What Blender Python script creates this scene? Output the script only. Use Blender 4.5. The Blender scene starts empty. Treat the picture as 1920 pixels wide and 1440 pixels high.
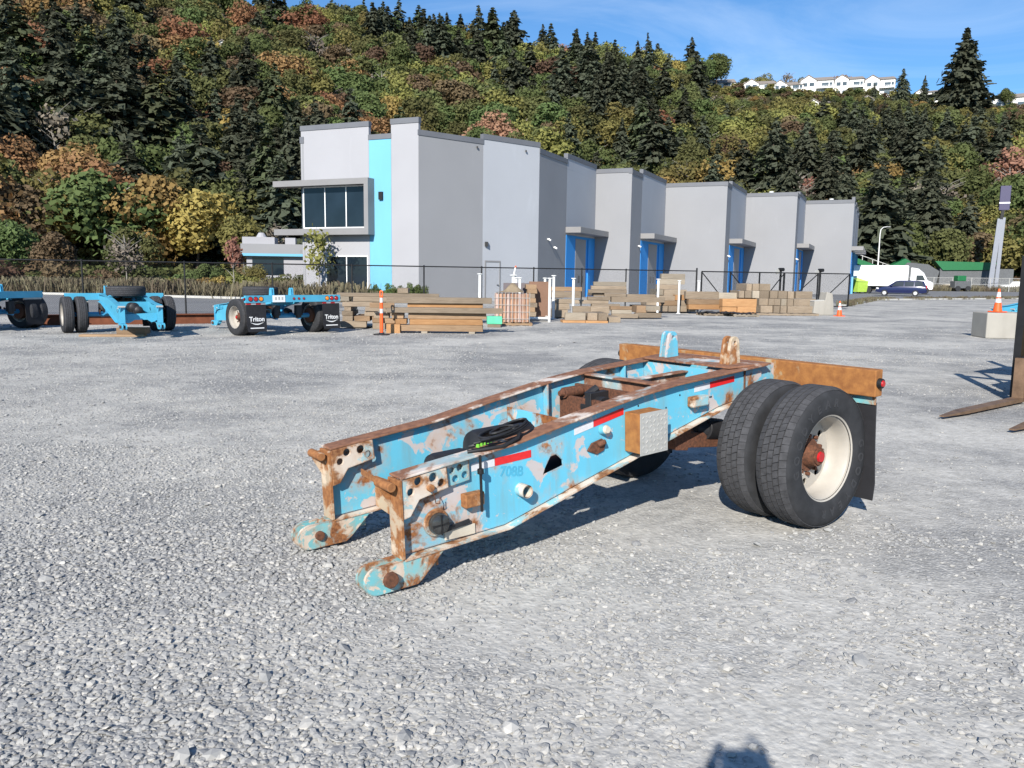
import bpy, bmesh, math, random
import numpy as np
from mathutils import Vector, Matrix, Euler
from mathutils.geometry import tessellate_polygon
R_ = math.radians
random.seed(7); rng = np.random.default_rng(7)
sc = bpy.context.scene
col = sc.collection
# ------------------------------------------------------------------ camera
HC, FPX, ROLL = 1.73, 1540.0, 0.0128
PITCH = math.atan(204 / FPX)
cd = bpy.data.cameras.new('camera'); cam = bpy.data.objects.new('camera', cd); col.objects.link(cam)
cd.sensor_width = 36; cd.sensor_fit = 'HORIZONTAL'; cd.lens = FPX / 1920 * 36; cd.clip_start = .05; cd.clip_end = 5000
fw = Vector((0, math.cos(PITCH), -math.sin(PITCH))); u0 = Vector((0, math.sin(PITCH), math.cos(PITCH))); r0 = Vector((1, 0, 0))
rt = r0 * math.cos(ROLL) + u0 * math.sin(ROLL); up = u0 * math.cos(ROLL) - r0 * math.sin(ROLL)
M = Matrix((rt, up, -fw)).transposed().to_4x4(); M.translation = (0, 0, HC); cam.matrix_world = M
sc.camera = cam
# ------------------------------------------------------------------ sky, sun, exposure
SUN_AZ, SUN_EL = 16.4, 30.2          # direction the light travels (clockwise from +Y), elevation
w = bpy.data.worlds.new('World'); sc.world = w; w.use_nodes = True
nt = w.node_tree; nt.nodes.clear()
sky = nt.nodes.new('ShaderNodeTexSky'); sky.sky_type = 'NISHITA'; sky.sun_disc = False
sky.sun_elevation = R_(SUN_EL); sky.sun_rotation = R_(SUN_AZ + 180); sky.air_density = 1.0; sky.dust_density = .0; sky.ozone_density = 4.5
bg = nt.nodes.new('ShaderNodeBackground'); bg.inputs['Strength'].default_value = .095
wo = nt.nodes.new('ShaderNodeOutputWorld')
tc = nt.nodes.new('ShaderNodeTexCoord'); mp = nt.nodes.new('ShaderNodeMapping'); mp.inputs['Scale'].default_value = (1.3, 2.2, 7.0); mp.inputs['Rotation'].default_value = (.12, .16, .5)
nz = nt.nodes.new('ShaderNodeTexNoise'); nz.inputs['Scale'].default_value = 1.6; nz.inputs['Detail'].default_value = 9; nz.inputs['Roughness'].default_value = .62; nz.inputs['Distortion'].default_value = .7
cr = nt.nodes.new('ShaderNodeValToRGB'); cr.color_ramp.elements[0].position = .47; cr.color_ramp.elements[1].position = .86; cr.color_ramp.elements[1].color = (.42, .42, .42, 1)
mx = nt.nodes.new('ShaderNodeMix'); mx.data_type = 'RGBA'; mx.inputs[7].default_value = (6.5, 7.6, 9.0, 1)
L = nt.links.new
L(tc.outputs['Generated'], mp.inputs[0]); L(mp.outputs[0], nz.inputs[0]); L(nz.outputs[0], cr.inputs[0]); L(cr.outputs[0], mx.inputs[0]); tn_ = nt.nodes.new('ShaderNodeMix'); tn_.data_type = 'RGBA'; tn_.blend_type = 'MULTIPLY'; tn_.inputs[0].default_value = 1; tn_.inputs[7].default_value = (.60, .84, 1.0, 1); L(sky.outputs[0], tn_.inputs[6]); L(tn_.outputs[2], mx.inputs[6]); L(mx.outputs[2], bg.inputs[0]); L(bg.outputs[0], wo.inputs[0])
sd = bpy.data.lights.new('sun', 'SUN'); sd.energy = 4.9; sd.angle = R_(.53); sd.color = (1, .95, .87)
sun = bpy.data.objects.new('sun', sd); col.objects.link(sun)
tv = Vector((math.sin(R_(SUN_AZ)) * math.cos(R_(SUN_EL)), math.cos(R_(SUN_AZ)) * math.cos(R_(SUN_EL)), -math.sin(R_(SUN_EL))))
sun.rotation_euler = tv.to_track_quat('-Z', 'Y').to_euler(); sun.location = -tv * 60
sc.view_settings.view_transform = 'Standard'; sc.view_settings.look = 'None'; sc.view_settings.exposure = 0.6; sc.view_settings.gamma = 1
sc.view_settings.use_curve_mapping = False
sc.cycles.use_denoising = True; sc.cycles.max_bounces = 6; sc.cycles.diffuse_bounces = 3; sc.cycles.glossy_bounces = 3
sc.cycles.transmission_bounces = 3; sc.cycles.transparent_max_bounces = 6; sc.cycles.caustics_reflective = False; sc.cycles.caustics_refractive = False

# ------------------------------------------------------------------ helpers
def lin(r, g, b):
    f = lambda c: c / 12.92 if c <= .04045 else ((c + .055) / 1.055) ** 2.4
    return (f(r / 255), f(g / 255), f(b / 255), 1)

class G:
    """tiny node-graph helper"""
    def __init__(s, name):
        s.m = bpy.data.materials.new(name); s.m.use_nodes = True; s.t = s.m.node_tree; s.t.nodes.clear()
        s.out = s.t.nodes.new('ShaderNodeOutputMaterial'); s.p = s.t.nodes.new('ShaderNodeBsdfPrincipled'); s.t.links.new(s.p.outputs[0], s.out.inputs[0])
        s.tc = None
    def n(s, ty, **kw):
        x = s.t.nodes.new(ty)
        for k, v in kw.items(): setattr(x, k, v)
        return x
    def set(s, node, key, v):
        if isinstance(v, bpy.types.NodeSocket): s.t.links.new(v, node.inputs[key])
        else: node.inputs[key].default_value = v
    def co(s, which='Object', scale=None, loc=None):
        if s.tc is None: s.tc = s.n('ShaderNodeTexCoord')
        o = s.tc.outputs[which]
        if scale or loc:
            mp = s.n('ShaderNodeMapping'); s.t.links.new(o, mp.inputs[0])
            if scale: mp.inputs['Scale'].default_value = scale if isinstance(scale, tuple) else (scale,) * 3
            if loc: mp.inputs['Location'].default_value = loc
            o = mp.outputs[0]
        return o
    def noise(s, sca, det=4, rough=.5, dist=0, vec=None):
        x = s.n('ShaderNodeTexNoise'); x.inputs['Scale'].default_value = sca; x.inputs['Detail'].default_value = det; x.inputs['Roughness'].default_value = rough; x.inputs['Distortion'].default_value = dist
        s.t.links.new(vec if vec is not None else s.co(), x.inputs[0]); return x.outputs[0]
    def vor(s, sca, vec=None, feature='F1'):
        x = s.n('ShaderNodeTexVoronoi'); x.feature = feature; x.inputs['Scale'].default_value = sca
        s.t.links.new(vec if vec is not None else s.co(), x.inputs[0]); return x
    def ramp(s, fac, *stops):
        x = s.n('ShaderNodeValToRGB'); e = x.color_ramp.elements
        while len(e) < len(stops): e.new(.5)
        for i, (p, c) in enumerate(stops):
            e[i].position = p; e[i].color = c if isinstance(c, tuple) else (c, c, c, 1)
        s.t.links.new(fac, x.inputs[0]); return x.outputs[0]
    def mix(s, fac, a, b, mode='MIX'):
        x = s.n('ShaderNodeMix', data_type='RGBA', blend_type=mode)
        for k, v in ((0, fac), (6, a), (7, b)): s.set(x, k, v)
        return x.outputs[2]
    def math(s, op, a, b=0., clamp=False):
        x = s.n('ShaderNodeMath', operation=op, use_clamp=clamp); s.set(x, 0, a); s.set(x, 1, b); return x.outputs[0]
    def bump(s, h, strength=.3, dist=.01, nrm=None):
        x = s.n('ShaderNodeBump'); x.inputs['Strength'].default_value = strength; x.inputs['Distance'].default_value = dist
        s.t.links.new(h, x.inputs['Height'])
        if nrm is not None: s.t.links.new(nrm, x.inputs['Normal'])
        s.t.links.new(x.outputs[0], s.p.inputs['Normal']); return x.outputs[0]
    def fin(s, color, rough=.7, metal=0., spec=.3):
        s.set(s.p, 'Base Color', color); s.set(s.p, 'Roughness', rough); s.set(s.p, 'Metallic', metal); s.set(s.p, 'Specular IOR Level', spec)
        return s.m

def plain(name, c, rough=.6, metal=0., spec=.4, var=.12, sca=6., bump=0.):
    g = G(name)
    n = g.noise(sca, 5, .6)
    c2 = tuple(x * (1 - var) for x in c[:3]) + (1,); c1 = tuple(min(1, x * (1 + var)) for x in c[:3]) + (1,)
    cc = g.ramp(n, (.3, c2), (.7, c1))
    if bump: g.bump(n, bump, .01)
    return g.fin(cc, rough, metal, spec)

class MB:
    def __init__(s): s.v = []; s.f = []
    def add(s, vs, fs):
        o = len(s.v); s.v += [tuple(v) for v in vs]; s.f += [tuple(i + o for i in f) for f in fs]; return s
    def box(s, x0, x1, y0, y1, z0, z1):
        return s.add([(x0, y0, z0), (x1, y0, z0), (x1, y1, z0), (x0, y1, z0), (x0, y0, z1), (x1, y0, z1), (x1, y1, z1), (x0, y1, z1)],
                     [(0, 3, 2, 1), (4, 5, 6, 7), (0, 1, 5, 4), (1, 2, 6, 5), (2, 3, 7, 6), (3, 0, 4, 7)])
    def obox(s, c, size, rot=(0, 0, 0)):
        m = Euler(rot).to_matrix(); c = Vector(c); h = [x / 2 for x in size]
        vs = [c + m @ Vector((sx * h[0], sy * h[1], sz * h[2])) for sz in (-1, 1) for sx, sy in ((-1, -1), (1, -1), (1, 1), (-1, 1))]
        return s.add(vs, [(0, 3, 2, 1), (4, 5, 6, 7), (0, 1, 5, 4), (1, 2, 6, 5), (2, 3, 7, 6), (3, 0, 4, 7)])
    def bar(s, p0, p1, wd, ht, upv=(0, 0, 1)):
        p0 = Vector(p0); p1 = Vector(p1); d = (p1 - p0).normalized(); u = Vector(upv)
        if abs(d.dot(u)) > .97: u = Vector((1, 0, 0))
        a = d.cross(u).normalized() * wd / 2; b = a.cross(d).normalized() * ht / 2
        vs = [p + q for p in (p0, p1) for q in (-a - b, a - b, a + b, -a + b)]
        return s.add(vs, [(0, 1, 2, 3), (7, 6, 5, 4), (0, 4, 5, 1), (1, 5, 6, 2), (2, 6, 7, 3), (3, 7, 4, 0)])
    def cyl(s, p0, p1, r, r2=None, n=14, caps=True):
        p0 = Vector(p0); p1 = Vector(p1); r2 = r if r2 is None else r2; d = (p1 - p0).normalized()
        u = Vector((0, 0, 1)) if abs(d.z) < .9 else Vector((1, 0, 0)); a = d.cross(u).normalized(); b = d.cross(a)
        vs = [p + (a * math.cos(2 * math.pi * i / n) + b * math.sin(2 * math.pi * i / n)) * rr for p, rr in ((p0, r), (p1, r2)) for i in range(n)]
        fs = [(i, (i + 1) % n, n + (i + 1) % n, n + i) for i in range(n)]
        if caps: fs += [tuple(range(n - 1, -1, -1)), tuple(range(n, 2 * n))]
        return s.add(vs, fs)
    def tube(s, pts, r, n=7):
        pts = [Vector(p) for p in pts]; k = len(pts); rs = r if isinstance(r, (list, tuple)) else [r] * k
        vs = []; prev = None
        for i, p in enumerate(pts):
            d = (pts[min(i + 1, k - 1)] - pts[max(i - 1, 0)]).normalized()
            if prev is None:
                u = Vector((0, 0, 1)) if abs(d.z) < .9 else Vector((1, 0, 0)); a = d.cross(u).normalized()
            else: a = (prev - d * prev.dot(d)).normalized()
            prev = a; b = d.cross(a)
            vs += [p + (a * math.cos(2 * math.pi * j / n) + b * math.sin(2 * math.pi * j / n)) * rs[i] for j in range(n)]
        fs = [(i * n + j, i * n + (j + 1) % n, (i + 1) * n + (j + 1) % n, (i + 1) * n + j) for i in range(k - 1) for j in range(n)]
        fs += [tuple(range(n - 1, -1, -1)), tuple(range((k - 1) * n, k * n))]
        return s.add(vs, fs)
    def lathe(s, prof, n=32, fn=None, close=False):
        """profile of (radius, along) turned round the Y axis"""
        k = len(prof); vs = []
        for i in range(n):
            t = 2 * math.pi * i / n
            vs += [(r * math.cos(t), a, r * math.sin(t)) for r, a in prof]
        fs = [(i * k + j, i * k + j + 1, ((i + 1) % n) * k + j + 1, ((i + 1) % n) * k + j) for i in range(n) for j in range(k if close else k - 1) if j + 1 < k]
        if close: fs += [(i * k + k - 1, i * k, ((i + 1) % n) * k, ((i + 1) % n) * k + k - 1) for i in range(n)]
        if fn: vs = [fn(*v) for v in vs]
        return s.add(vs, fs)
    def plate(s, outer, holes, t0, t1, fn):
        """flat plate outline (u,v) with holes, between t0 and t1; fn(u,v,t)->xyz"""
        loops = [list(outer)] + [list(h) for h in holes]
        flat = [p for l in loops for p in l]; n = len(flat)
        bm = bmesh.new(); bv = [bm.verts.new((u, v, 0)) for u, v in flat]; o = 0
        for i, b in enumerate(bv): b.index = i
        eds = []
        for l in loops:
            k = len(l); eds += [bm.edges.new((bv[o + i], bv[o + (i + 1) % k])) for i in range(k)]; o += k
        bmesh.ops.triangle_fill(bm, edges=eds, use_beauty=True, normal=(0, 0, 1))
        tris = [[v.index for v in f.verts] for f in bm.faces]; bm.free()
        vs = [fn(u, v, t0) for u, v in flat] + [fn(u, v, t1) for u, v in flat]
        fs = [tuple(t) for t in tris] + [tuple(i + n for i in reversed(t)) for t in tris]
        o = 0
        for l in loops:
            k = len(l)
            fs += [(o + i, o + (i + 1) % k, n + o + (i + 1) % k, n + o + i) for i in range(k)]; o += k
        return s.add(vs, fs)
    def mesh(s, name, mats, smooth=None, recalc=True):
        me = bpy.data.meshes.new(name); me.from_pydata([tuple(v) for v in s.v], [], s.f); me.update()
        if recalc:
            bm = bmesh.new(); bm.from_mesh(me); bmesh.ops.recalc_face_normals(bm, faces=bm.faces); bm.to_mesh(me); bm.free()
        if smooth is not None:
            me.polygons.foreach_set('use_smooth', [True] * len(me.polygons)); me.set_sharp_from_angle(angle=R_(smooth))
        for m in (mats if isinstance(mats, (list, tuple)) else [mats]): me.materials.append(m)
        return me
    def build(s, name, mats, parent=None, smooth=None, bevel=None, loc=None, rot=None, recalc=True):
        return put(name, s.mesh(name, mats, smooth, recalc), parent, bevel, loc, rot)

def put(name, me, parent=None, bevel=None, loc=None, rot=None):
    o = bpy.data.objects.new(name, me); col.objects.link(o)
    if parent is not None: o.parent = parent
    if loc is not None: o.location = loc
    if rot is not None: o.rotation_euler = rot
    if bevel:
        b = o.modifiers.new('bevel', 'BEVEL'); b.width = bevel; b.segments = 2; b.limit_method = 'ANGLE'; b.angle_limit = R_(50)
    return o
def tag(o, label=None, cat=None, group=None, kind=None):
    if label: o['label'] = label
    if cat: o['category'] = cat
    if group: o['group'] = group
    if kind: o['kind'] = kind
    return o
def empty(name, loc=(0, 0, 0), rz=0., label=None, cat=None, group=None):
    o = bpy.data.objects.new(name, None); col.objects.link(o); o.location = loc; o.rotation_euler = (0, 0, rz); o.empty_display_size = .2
    return tag(o, label, cat, group)
def copy_tree(o, parent=None):
    c = o.copy(); col.objects.link(c); c.parent = parent
    for ch in o.children: copy_tree(ch, c)
    return c
_txt = {}
def text_mesh(body, size=1., extrude=.01, mat=None, bold=0.):
    cu = bpy.data.curves.new('lettering', 'FONT'); cu.body = body; cu.size = size; cu.extrude = extrude; cu.offset = bold
    cu.align_x = 'CENTER'; cu.align_y = 'CENTER'
    o = bpy.data.objects.new('lettering', cu); col.objects.link(o); bpy.context.view_layer.update()
    me = bpy.data.meshes.new_from_object(o.evaluated_get(bpy.context.evaluated_depsgraph_get()))
    bpy.data.objects.remove(o); bpy.data.curves.remove(cu)
    me.materials.clear()
    if mat: me.materials.append(mat)
    return me
def circ(cx, cy, r, n=12, a0=0.): return [(cx + r * math.cos(a0 + 2 * math.pi * i / n), cy + r * math.sin(a0 + 2 * math.pi * i / n)) for i in range(n)]
def vnoise(x, y, seed=0):
    """smooth value noise on arrays"""
    r = np.random.default_rng(seed).random((64, 64)); xi = np.floor(x).astype(int); yi = np.floor(y).astype(int); fx = x - xi; fy = y - yi
    fx = fx * fx * (3 - 2 * fx); fy = fy * fy * (3 - 2 * fy); g = lambda a, b: r[a % 64, b % 64]
    return (g(xi, yi) * (1 - fx) + g(xi + 1, yi) * fx) * (1 - fy) + (g(xi, yi + 1) * (1 - fx) + g(xi + 1, yi + 1) * fx) * fy

def scatter(name, coll, pos, rot, scl, idx, parent=None):
    """one object whose points carry instances of the shapes in an unlinked collection"""
    n = len(pos); me = bpy.data.meshes.new(name); me.vertices.add(n); me.vertices.foreach_set('co', np.asarray(pos, 'f').ravel())
    for nm, ty, arr in (('rot', 'FLOAT_VECTOR', rot), ('scl', 'FLOAT_VECTOR', scl), ('idx', 'INT', idx)):
        a = me.attributes.new(nm, ty, 'POINT')
        if ty == 'INT': a.data.foreach_set('value', np.asarray(arr, 'i'))
        else: a.data.foreach_set('vector', np.asarray(arr, 'f').ravel())
    o = put(name, me, parent)
    ng = bpy.data.node_groups.new(name, 'GeometryNodeTree')
    ng.interface.new_socket('Geometry', in_out='INPUT', socket_type='NodeSocketGeometry'); ng.interface.new_socket('Geometry', in_out='OUTPUT', socket_type='NodeSocketGeometry')
    N = ng.nodes.new; Lk = ng.links.new
    gi = N('NodeGroupInput'); go = N('NodeGroupOutput'); ip = N('GeometryNodeInstanceOnPoints'); ci = N('GeometryNodeCollectionInfo')
    ci.inputs['Collection'].default_value = coll; ci.inputs['Separate Children'].default_value = True; ci.inputs['Reset Children'].default_value = True
    ip.inputs['Pick Instance'].default_value = True
    for nm, ty, sock in (('rot', 'FLOAT_VECTOR', 'Rotation'), ('scl', 'FLOAT_VECTOR', 'Scale'), ('idx', 'INT', 'Instance Index')):
        a = N('GeometryNodeInputNamedAttribute'); a.data_type = ty; a.inputs['Name'].default_value = nm; Lk(a.outputs['Attribute'], ip.inputs[sock])
    mv = N('GeometryNodeMeshToPoints')
    Lk(gi.outputs[0], mv.inputs[0]); Lk(mv.outputs[0], ip.inputs['Points']); Lk(ci.outputs[0], ip.inputs['Instance']); Lk(ip.outputs[0], go.inputs[0])
    md = o.modifiers.new('scatter', 'NODES'); md.node_group = ng
    return tag(o, kind='stuff')
def hidden_coll(name, meshes):
    c = bpy.data.collections.new(name)
    for i, me in enumerate(meshes):
        c.objects.link(bpy.data.objects.new('%s_%02d' % (name, i), me))
    return c

# ------------------------------------------------------------------ materials
def paint_mat(name, paint, rust=.45, primer=.45, edge=.0, rust_a=(.30, .115, .035, 1), rust_b=(.13, .045, .018, 1), prim=(.50, .47, .44, 1), sca=3.2, seed=0., bumpy=.35, rough=.5, stain=.5):
    g = G(name); v = g.co('Object', loc=(seed, seed * .7, seed * .3))
    n1 = g.noise(sca, 10, .62, .35, v); n2 = g.noise(sca * 1.5, 9, .6, .5, g.co('Object', loc=(seed + 9, 3, 1))); n3 = g.noise(sca * 9, 6, .6, 0, v)
    st = g.noise(1., 6, .6, 0, g.co('Object', scale=(9, 9, 1.3), loc=(seed, 0, 0)))
    pcol = g.mix(g.ramp(g.noise(sca * .7, 5, .5, 0, v), (.3, 0.), (.75, 1.)), paint, tuple(x * .82 + .02 for x in paint[:3]) + (1,))
    pcol = g.mix(g.math('MULTIPLY', g.ramp(st, (.5, 0.), (.75, 1.)), stain), pcol, (.22, .23, .18, 1))
    pm = g.ramp(n2, (1 - primer - .012, 0.), (1 - primer + .012, 1.))
    ch = g.ramp(g.noise(sca * 6.5, 6, .65, .4, g.co('Object', loc=(seed + 2, 5, 7))), (.645, 0.), (.665, 1.)); pm = g.math('MAXIMUM', pm, g.math('MULTIPLY', ch, .85))
    c = g.mix(pm, pcol, prim)
    rm_n = g.math('ADD', n1, g.math('MULTIPLY', g.math('SUBTRACT', n3, .5), .10))
    if edge:
        bv = g.n('ShaderNodeBevel', samples=4); bv.inputs['Radius'].default_value = .018
        ge = g.n('ShaderNodeNewGeometry'); vm = g.n('ShaderNodeVectorMath', operation='DOT_PRODUCT')
        g.t.links.new(bv.outputs[0], vm.inputs[0]); g.t.links.new(ge.outputs['Normal'], vm.inputs[1])
        ed = g.math('MULTIPLY', g.math('SUBTRACT', 1., vm.outputs['Value']), edge, True)
        rm_n = g.math('ADD', rm_n, ed)
    rm = g.ramp(rm_n, (1 - rust - .03, 0.), (1 - rust + .03, 1.))
    halo = g.ramp(rm_n, (1 - rust - .12, 0.), (1 - rust + .01, 1.))
    c = g.mix(g.math('MULTIPLY', halo, .55), c, (.46, .30, .19, 1))
    rc = g.mix(g.ramp(n3, (.35, 0.), (.65, 1.)), rust_b, rust_a)
    c = g.mix(rm, c, rc)
    h = g.math('ADD', g.math('MULTIPLY', n3, g.math('ADD', g.math('MULTIPLY', rm, .8), .12)), g.math('MULTIPLY', g.math('ADD', pm, rm), -.25))
    g.bump(h, bumpy, .004)
    rr = g.ramp(rm, (0., rough), (1., .85))
    return g.fin(c, rr, 0., .35)
BLUE = (.12, .47, .64, 1)
M_paint = paint_mat('worn blue paint', BLUE, rust=.385, primer=.445, edge=.45, prim=(.47, .43, .42, 1), rust_a=(.33, .14, .05, 1))
M_paint2 = paint_mat('rustier blue paint', BLUE, rust=.47, primer=.42, edge=.5, seed=4.3)
M_half = paint_mat('half rusted blue paint', (.16, .46, .50, 1), rust=.45, primer=.47, edge=.4, seed=8.1, rust_a=(.34, .15, .06, 1), prim=(.55, .48, .40, 1), sca=5)
M_flange = paint_mat('rust brown flange', (.30, .47, .52, 1), rust=.57, primer=.5, seed=2.2, rust_a=(.27, .13, .075, 1), rust_b=(.15, .070, .043, 1), prim=(.62, .58, .54, 1), sca=2.2)
M_orange = paint_mat('orange rust', (.34, .31, .17, 1), rust=.60, primer=.36, seed=5.5, rust_a=(.36, .155, .045, 1), rust_b=(.24, .095, .03, 1), prim=(.42, .36, .22, 1), sca=2.0)
M_post = paint_mat('cream and rust', (.46, .38, .27, 1), rust=.54, primer=.45, seed=1.4, rust_a=(.34, .15, .055, 1), rust_b=(.20, .08, .03, 1), prim=(.60, .50, .38, 1), sca=4)
M_cream = paint_mat('chalky primer paint', (.27, .52, .58, 1), rust=.46, primer=.53, edge=.4, seed=6.4, rust_a=(.34, .17, .075, 1), prim=(.60, .53, .45, 1), sca=4)
M_gus = paint_mat('cyan plate paint', (.16, .46, .54, 1), rust=.42, primer=.44, edge=.5, seed=11.2, rust_a=(.34, .15, .06, 1), prim=(.5, .48, .44, 1), sca=5)
M_dkrust = paint_mat('dark rust', (.10, .06, .04, 1), rust=.7, primer=.2, seed=3.3, rust_a=(.16, .065, .035, 1), rust_b=(.07, .032, .02, 1), sca=6)
M_clean = plain('clean blue paint', (.075, .36, .53, 1), .38, 0, .5, .08, 3)
M_cleandk = plain('clean blue shade', (.05, .28, .50, 1), .45, 0, .5, .1, 3)
M_black = plain('black plastic', (.018, .018, .02, 1), .5, 0, .4, .3, 8)
M_blackm = plain('black steel', (.012, .012, .013, 1), .55, 0, .35, .3, 5)
M_rubber = plain('tyre rubber', (.030, .031, .034, 1), .82, 0, .25, .28, 9, .2)
M_tread = plain('worn tread rubber', (.056, .056, .060, 1), .88, 0, .2, .25, 22, .2)
M_letter = plain('raised tyre lettering', (.042, .043, .047, 1), .8, 0, .25, .1)
M_rim = plain('dusty white rim', (.40, .37, .325, 1), .42, 0, .5, .10, 5)
M_flap = plain('black mud flap', (.020, .020, .023, 1), .7, 0, .3, .3, 6)
M_red = plain('red reflective tape', (.62, .018, .02, 1), .35, 0, .6, .1, 40)
M_whitet = plain('white reflective tape', (.60, .60, .62, 1), .35, 0, .6, .08, 40)
M_redlens = plain('red lens', (.42, .012, .016, 1), .15, 0, .6, .15, 30)
M_amber = plain('amber lens', (.85, .26, .02, 1), .15, 0, .6, .15, 30)
M_white = plain('white paint', (.78, .78, .77, 1), .45, 0, .4, .04, 2)
M_alu = plain('dull aluminium', (.50, .49, .46, 1), .5, .35, .5, .10, 8)
M_faint = plain('faded blue stencil', (.075, .36, .52, 1), .5, 0, .3, .1)
M_green = plain('lime strap', (.22, .62, .06, 1), .5)
M_tag = plain('beige plate', (.48, .43, .35, 1), .55, 0, .3, .15, 9)
M_glassd = plain('smoked lens', (.035, .036, .036, 1), .12, 0, .6, .4, 20)

def wood_mat(name, a, b):
    g = G(name); oi = g.n('ShaderNodeObjectInfo'); v = g.co('Object', scale=(1.2, 14, 14))
    ad = g.n('ShaderNodeVectorMath', operation='ADD'); g.t.links.new(v, ad.inputs[0]); g.t.links.new(oi.outputs['Random'], ad.inputs[1])
    n = g.noise(2.2, 8, .65, .6, ad.outputs[0]); n2 = g.noise(1.3, 4, .5, 0, g.co('Object'))
    c = g.mix(g.ramp(n, (.32, 0.), (.68, 1.)), a, b)
    c = g.mix(g.math('MULTIPLY', g.ramp(n2, (.35, 0.), (.75, 1.)), .45), c, tuple(x * .5 for x in a[:3]) + (1,))
    hs = g.n('ShaderNodeHueSaturation'); g.t.links.new(c, hs.inputs['Color']); g.set(hs, 'Value', g.math('ADD', g.math('MULTIPLY', oi.outputs['Random'], .5), .72))
    g.bump(n, .5, .006); return g.fin(hs.outputs[0], .85, 0, .2)
M_wood = [wood_mat('bleached timber', (.38, .33, .265, 1), (.26, .22, .165, 1)), wood_mat('weathered timber', (.30, .24, .178, 1), (.20, .155, .11, 1)),
          wood_mat('brown timber', (.33, .225, .14, 1), (.225, .145, .085, 1)), wood_mat('fresh orange timber', (.42, .24, .115, 1), (.31, .16, .07, 1))]
M_ply = wood_mat('plywood sheet', (.22, .13, .09, 1), (.17, .10, .07, 1))
M_plyg = wood_mat('grey plywood sheet', (.13, .11, .12, 1), (.17, .15, .15, 1))
M_steelrust = plain('rusted steel beam', (.15, .055, .03, 1), .85, 0, .2, .25, 4)

def concrete(name, c, streak=.5):
    g = G(name); n = g.noise(1.2, 7, .6); s = g.noise(1., 5, .6, 0, g.co('Object', scale=(3, 3, .35)))
    c1 = g.mix(g.ramp(n, (.3, 0.), (.7, 1.)), c, tuple(x * .84 for x in c[:3]) + (1,))
    c1 = g.mix(g.math('MULTIPLY', g.ramp(s, (.5, 0.), (.8, 1.)), streak), c1, tuple(x * .62 for x in c[:3]) + (1,))
    g.bump(g.noise(18, 5, .6), .25, .01); return g.fin(c1, .85, 0, .25)
M_conc = concrete('cast concrete', (.36, .34, .30, 1)); M_kerb = concrete('kerb concrete', (.48, .47, .44, 1), .3)
def wall_mat(name, c):
    g = G(name); n = g.noise(.25, 4, .5); s = g.noise(1., 6, .65, .3, g.co('Object', scale=(1.1, 1.1, .25)))
    c1 = g.mix(g.ramp(n, (.35, 0.), (.7, 1.)), c, tuple(x * .93 for x in c[:3]) + (1,))
    c1 = g.mix(g.math('MULTIPLY', g.ramp(s, (.58, 0.), (.75, 1.)), .22), c1, tuple(min(1, x * 1.28) for x in c[:3]) + (1,))
    g.bump(g.noise(30, 3, .5), .12, .01); return g.fin(c1, .8, 0, .25)
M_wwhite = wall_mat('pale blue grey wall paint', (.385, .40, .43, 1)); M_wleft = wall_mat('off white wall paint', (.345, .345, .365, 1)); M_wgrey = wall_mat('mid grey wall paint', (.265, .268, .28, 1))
M_wblue = wall_mat('sky blue wall paint', (.16, .42, .585, 1)); M_dblue = wall_mat('strong blue wall paint', (.035, .26, .66, 1))
M_cap = plain('parapet flashing', (.135, .14, .155, 1), .5, 0, .4, .08, 1); M_canopy = plain('canopy metal', (.22, .215, .215, 1), .5, 0, .4, .06, 1)
def glass_mat(name, c):
    g = G(name); n = g.noise(.6, 3, .5); return g.fin(g.ramp(n, (.3, c), (.7, tuple(x * .6 for x in c[:3]) + (1,))), .05, 0, .38)
M_glass = glass_mat('dark window glass', (.014, .024, .036, 1))
M_orangep = plain('orange plastic', (.80, .11, .022, 1), .5, 0, .4, .12, 8)
M_pvc = plain('white pipe', (.74, .74, .72, 1), .4, 0, .4, .05, 4)
M_bark = plain('bark', (.10, .075, .055, 1), .9, 0, .15, .3, 3, .4); M_barkg = plain('grey bark', (.26, .24, .21, 1), .9, 0, .15, .3, 3, .4)

def leaf_mat(name, a, b, tr=.25):
    g = G(name); oi = g.n('ShaderNodeObjectInfo'); n = g.noise(.55, 3, .6)
    c = g.mix(g.ramp(n, (.35, 0.), (.65, 1.)), a, b)
    hs = g.n('ShaderNodeHueSaturation'); g.t.links.new(c, hs.inputs['Color'])
    g.set(hs, 'Hue', g.math('ADD', g.math('MULTIPLY', oi.outputs['Random'], .05), .475)); g.set(hs, 'Value', g.math('ADD', g.math('MULTIPLY', oi.outputs['Random'], .55), .72)); g.set(hs, 'Saturation', .84)
    g.fin(hs.outputs[0], .8, 0, .12)
    if tr:
        t = g.n('ShaderNodeBsdfTranslucent'); g.t.links.new(hs.outputs[0], t.inputs[0]); ms = g.n('ShaderNodeMixShader'); ms.inputs[0].default_value = tr
        g.t.links.new(g.p.outputs[0], ms.inputs[1]); g.t.links.new(t.outputs[0], ms.inputs[2]); g.t.links.new(ms.outputs[0], g.out.inputs[0])
    return g.m
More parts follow.
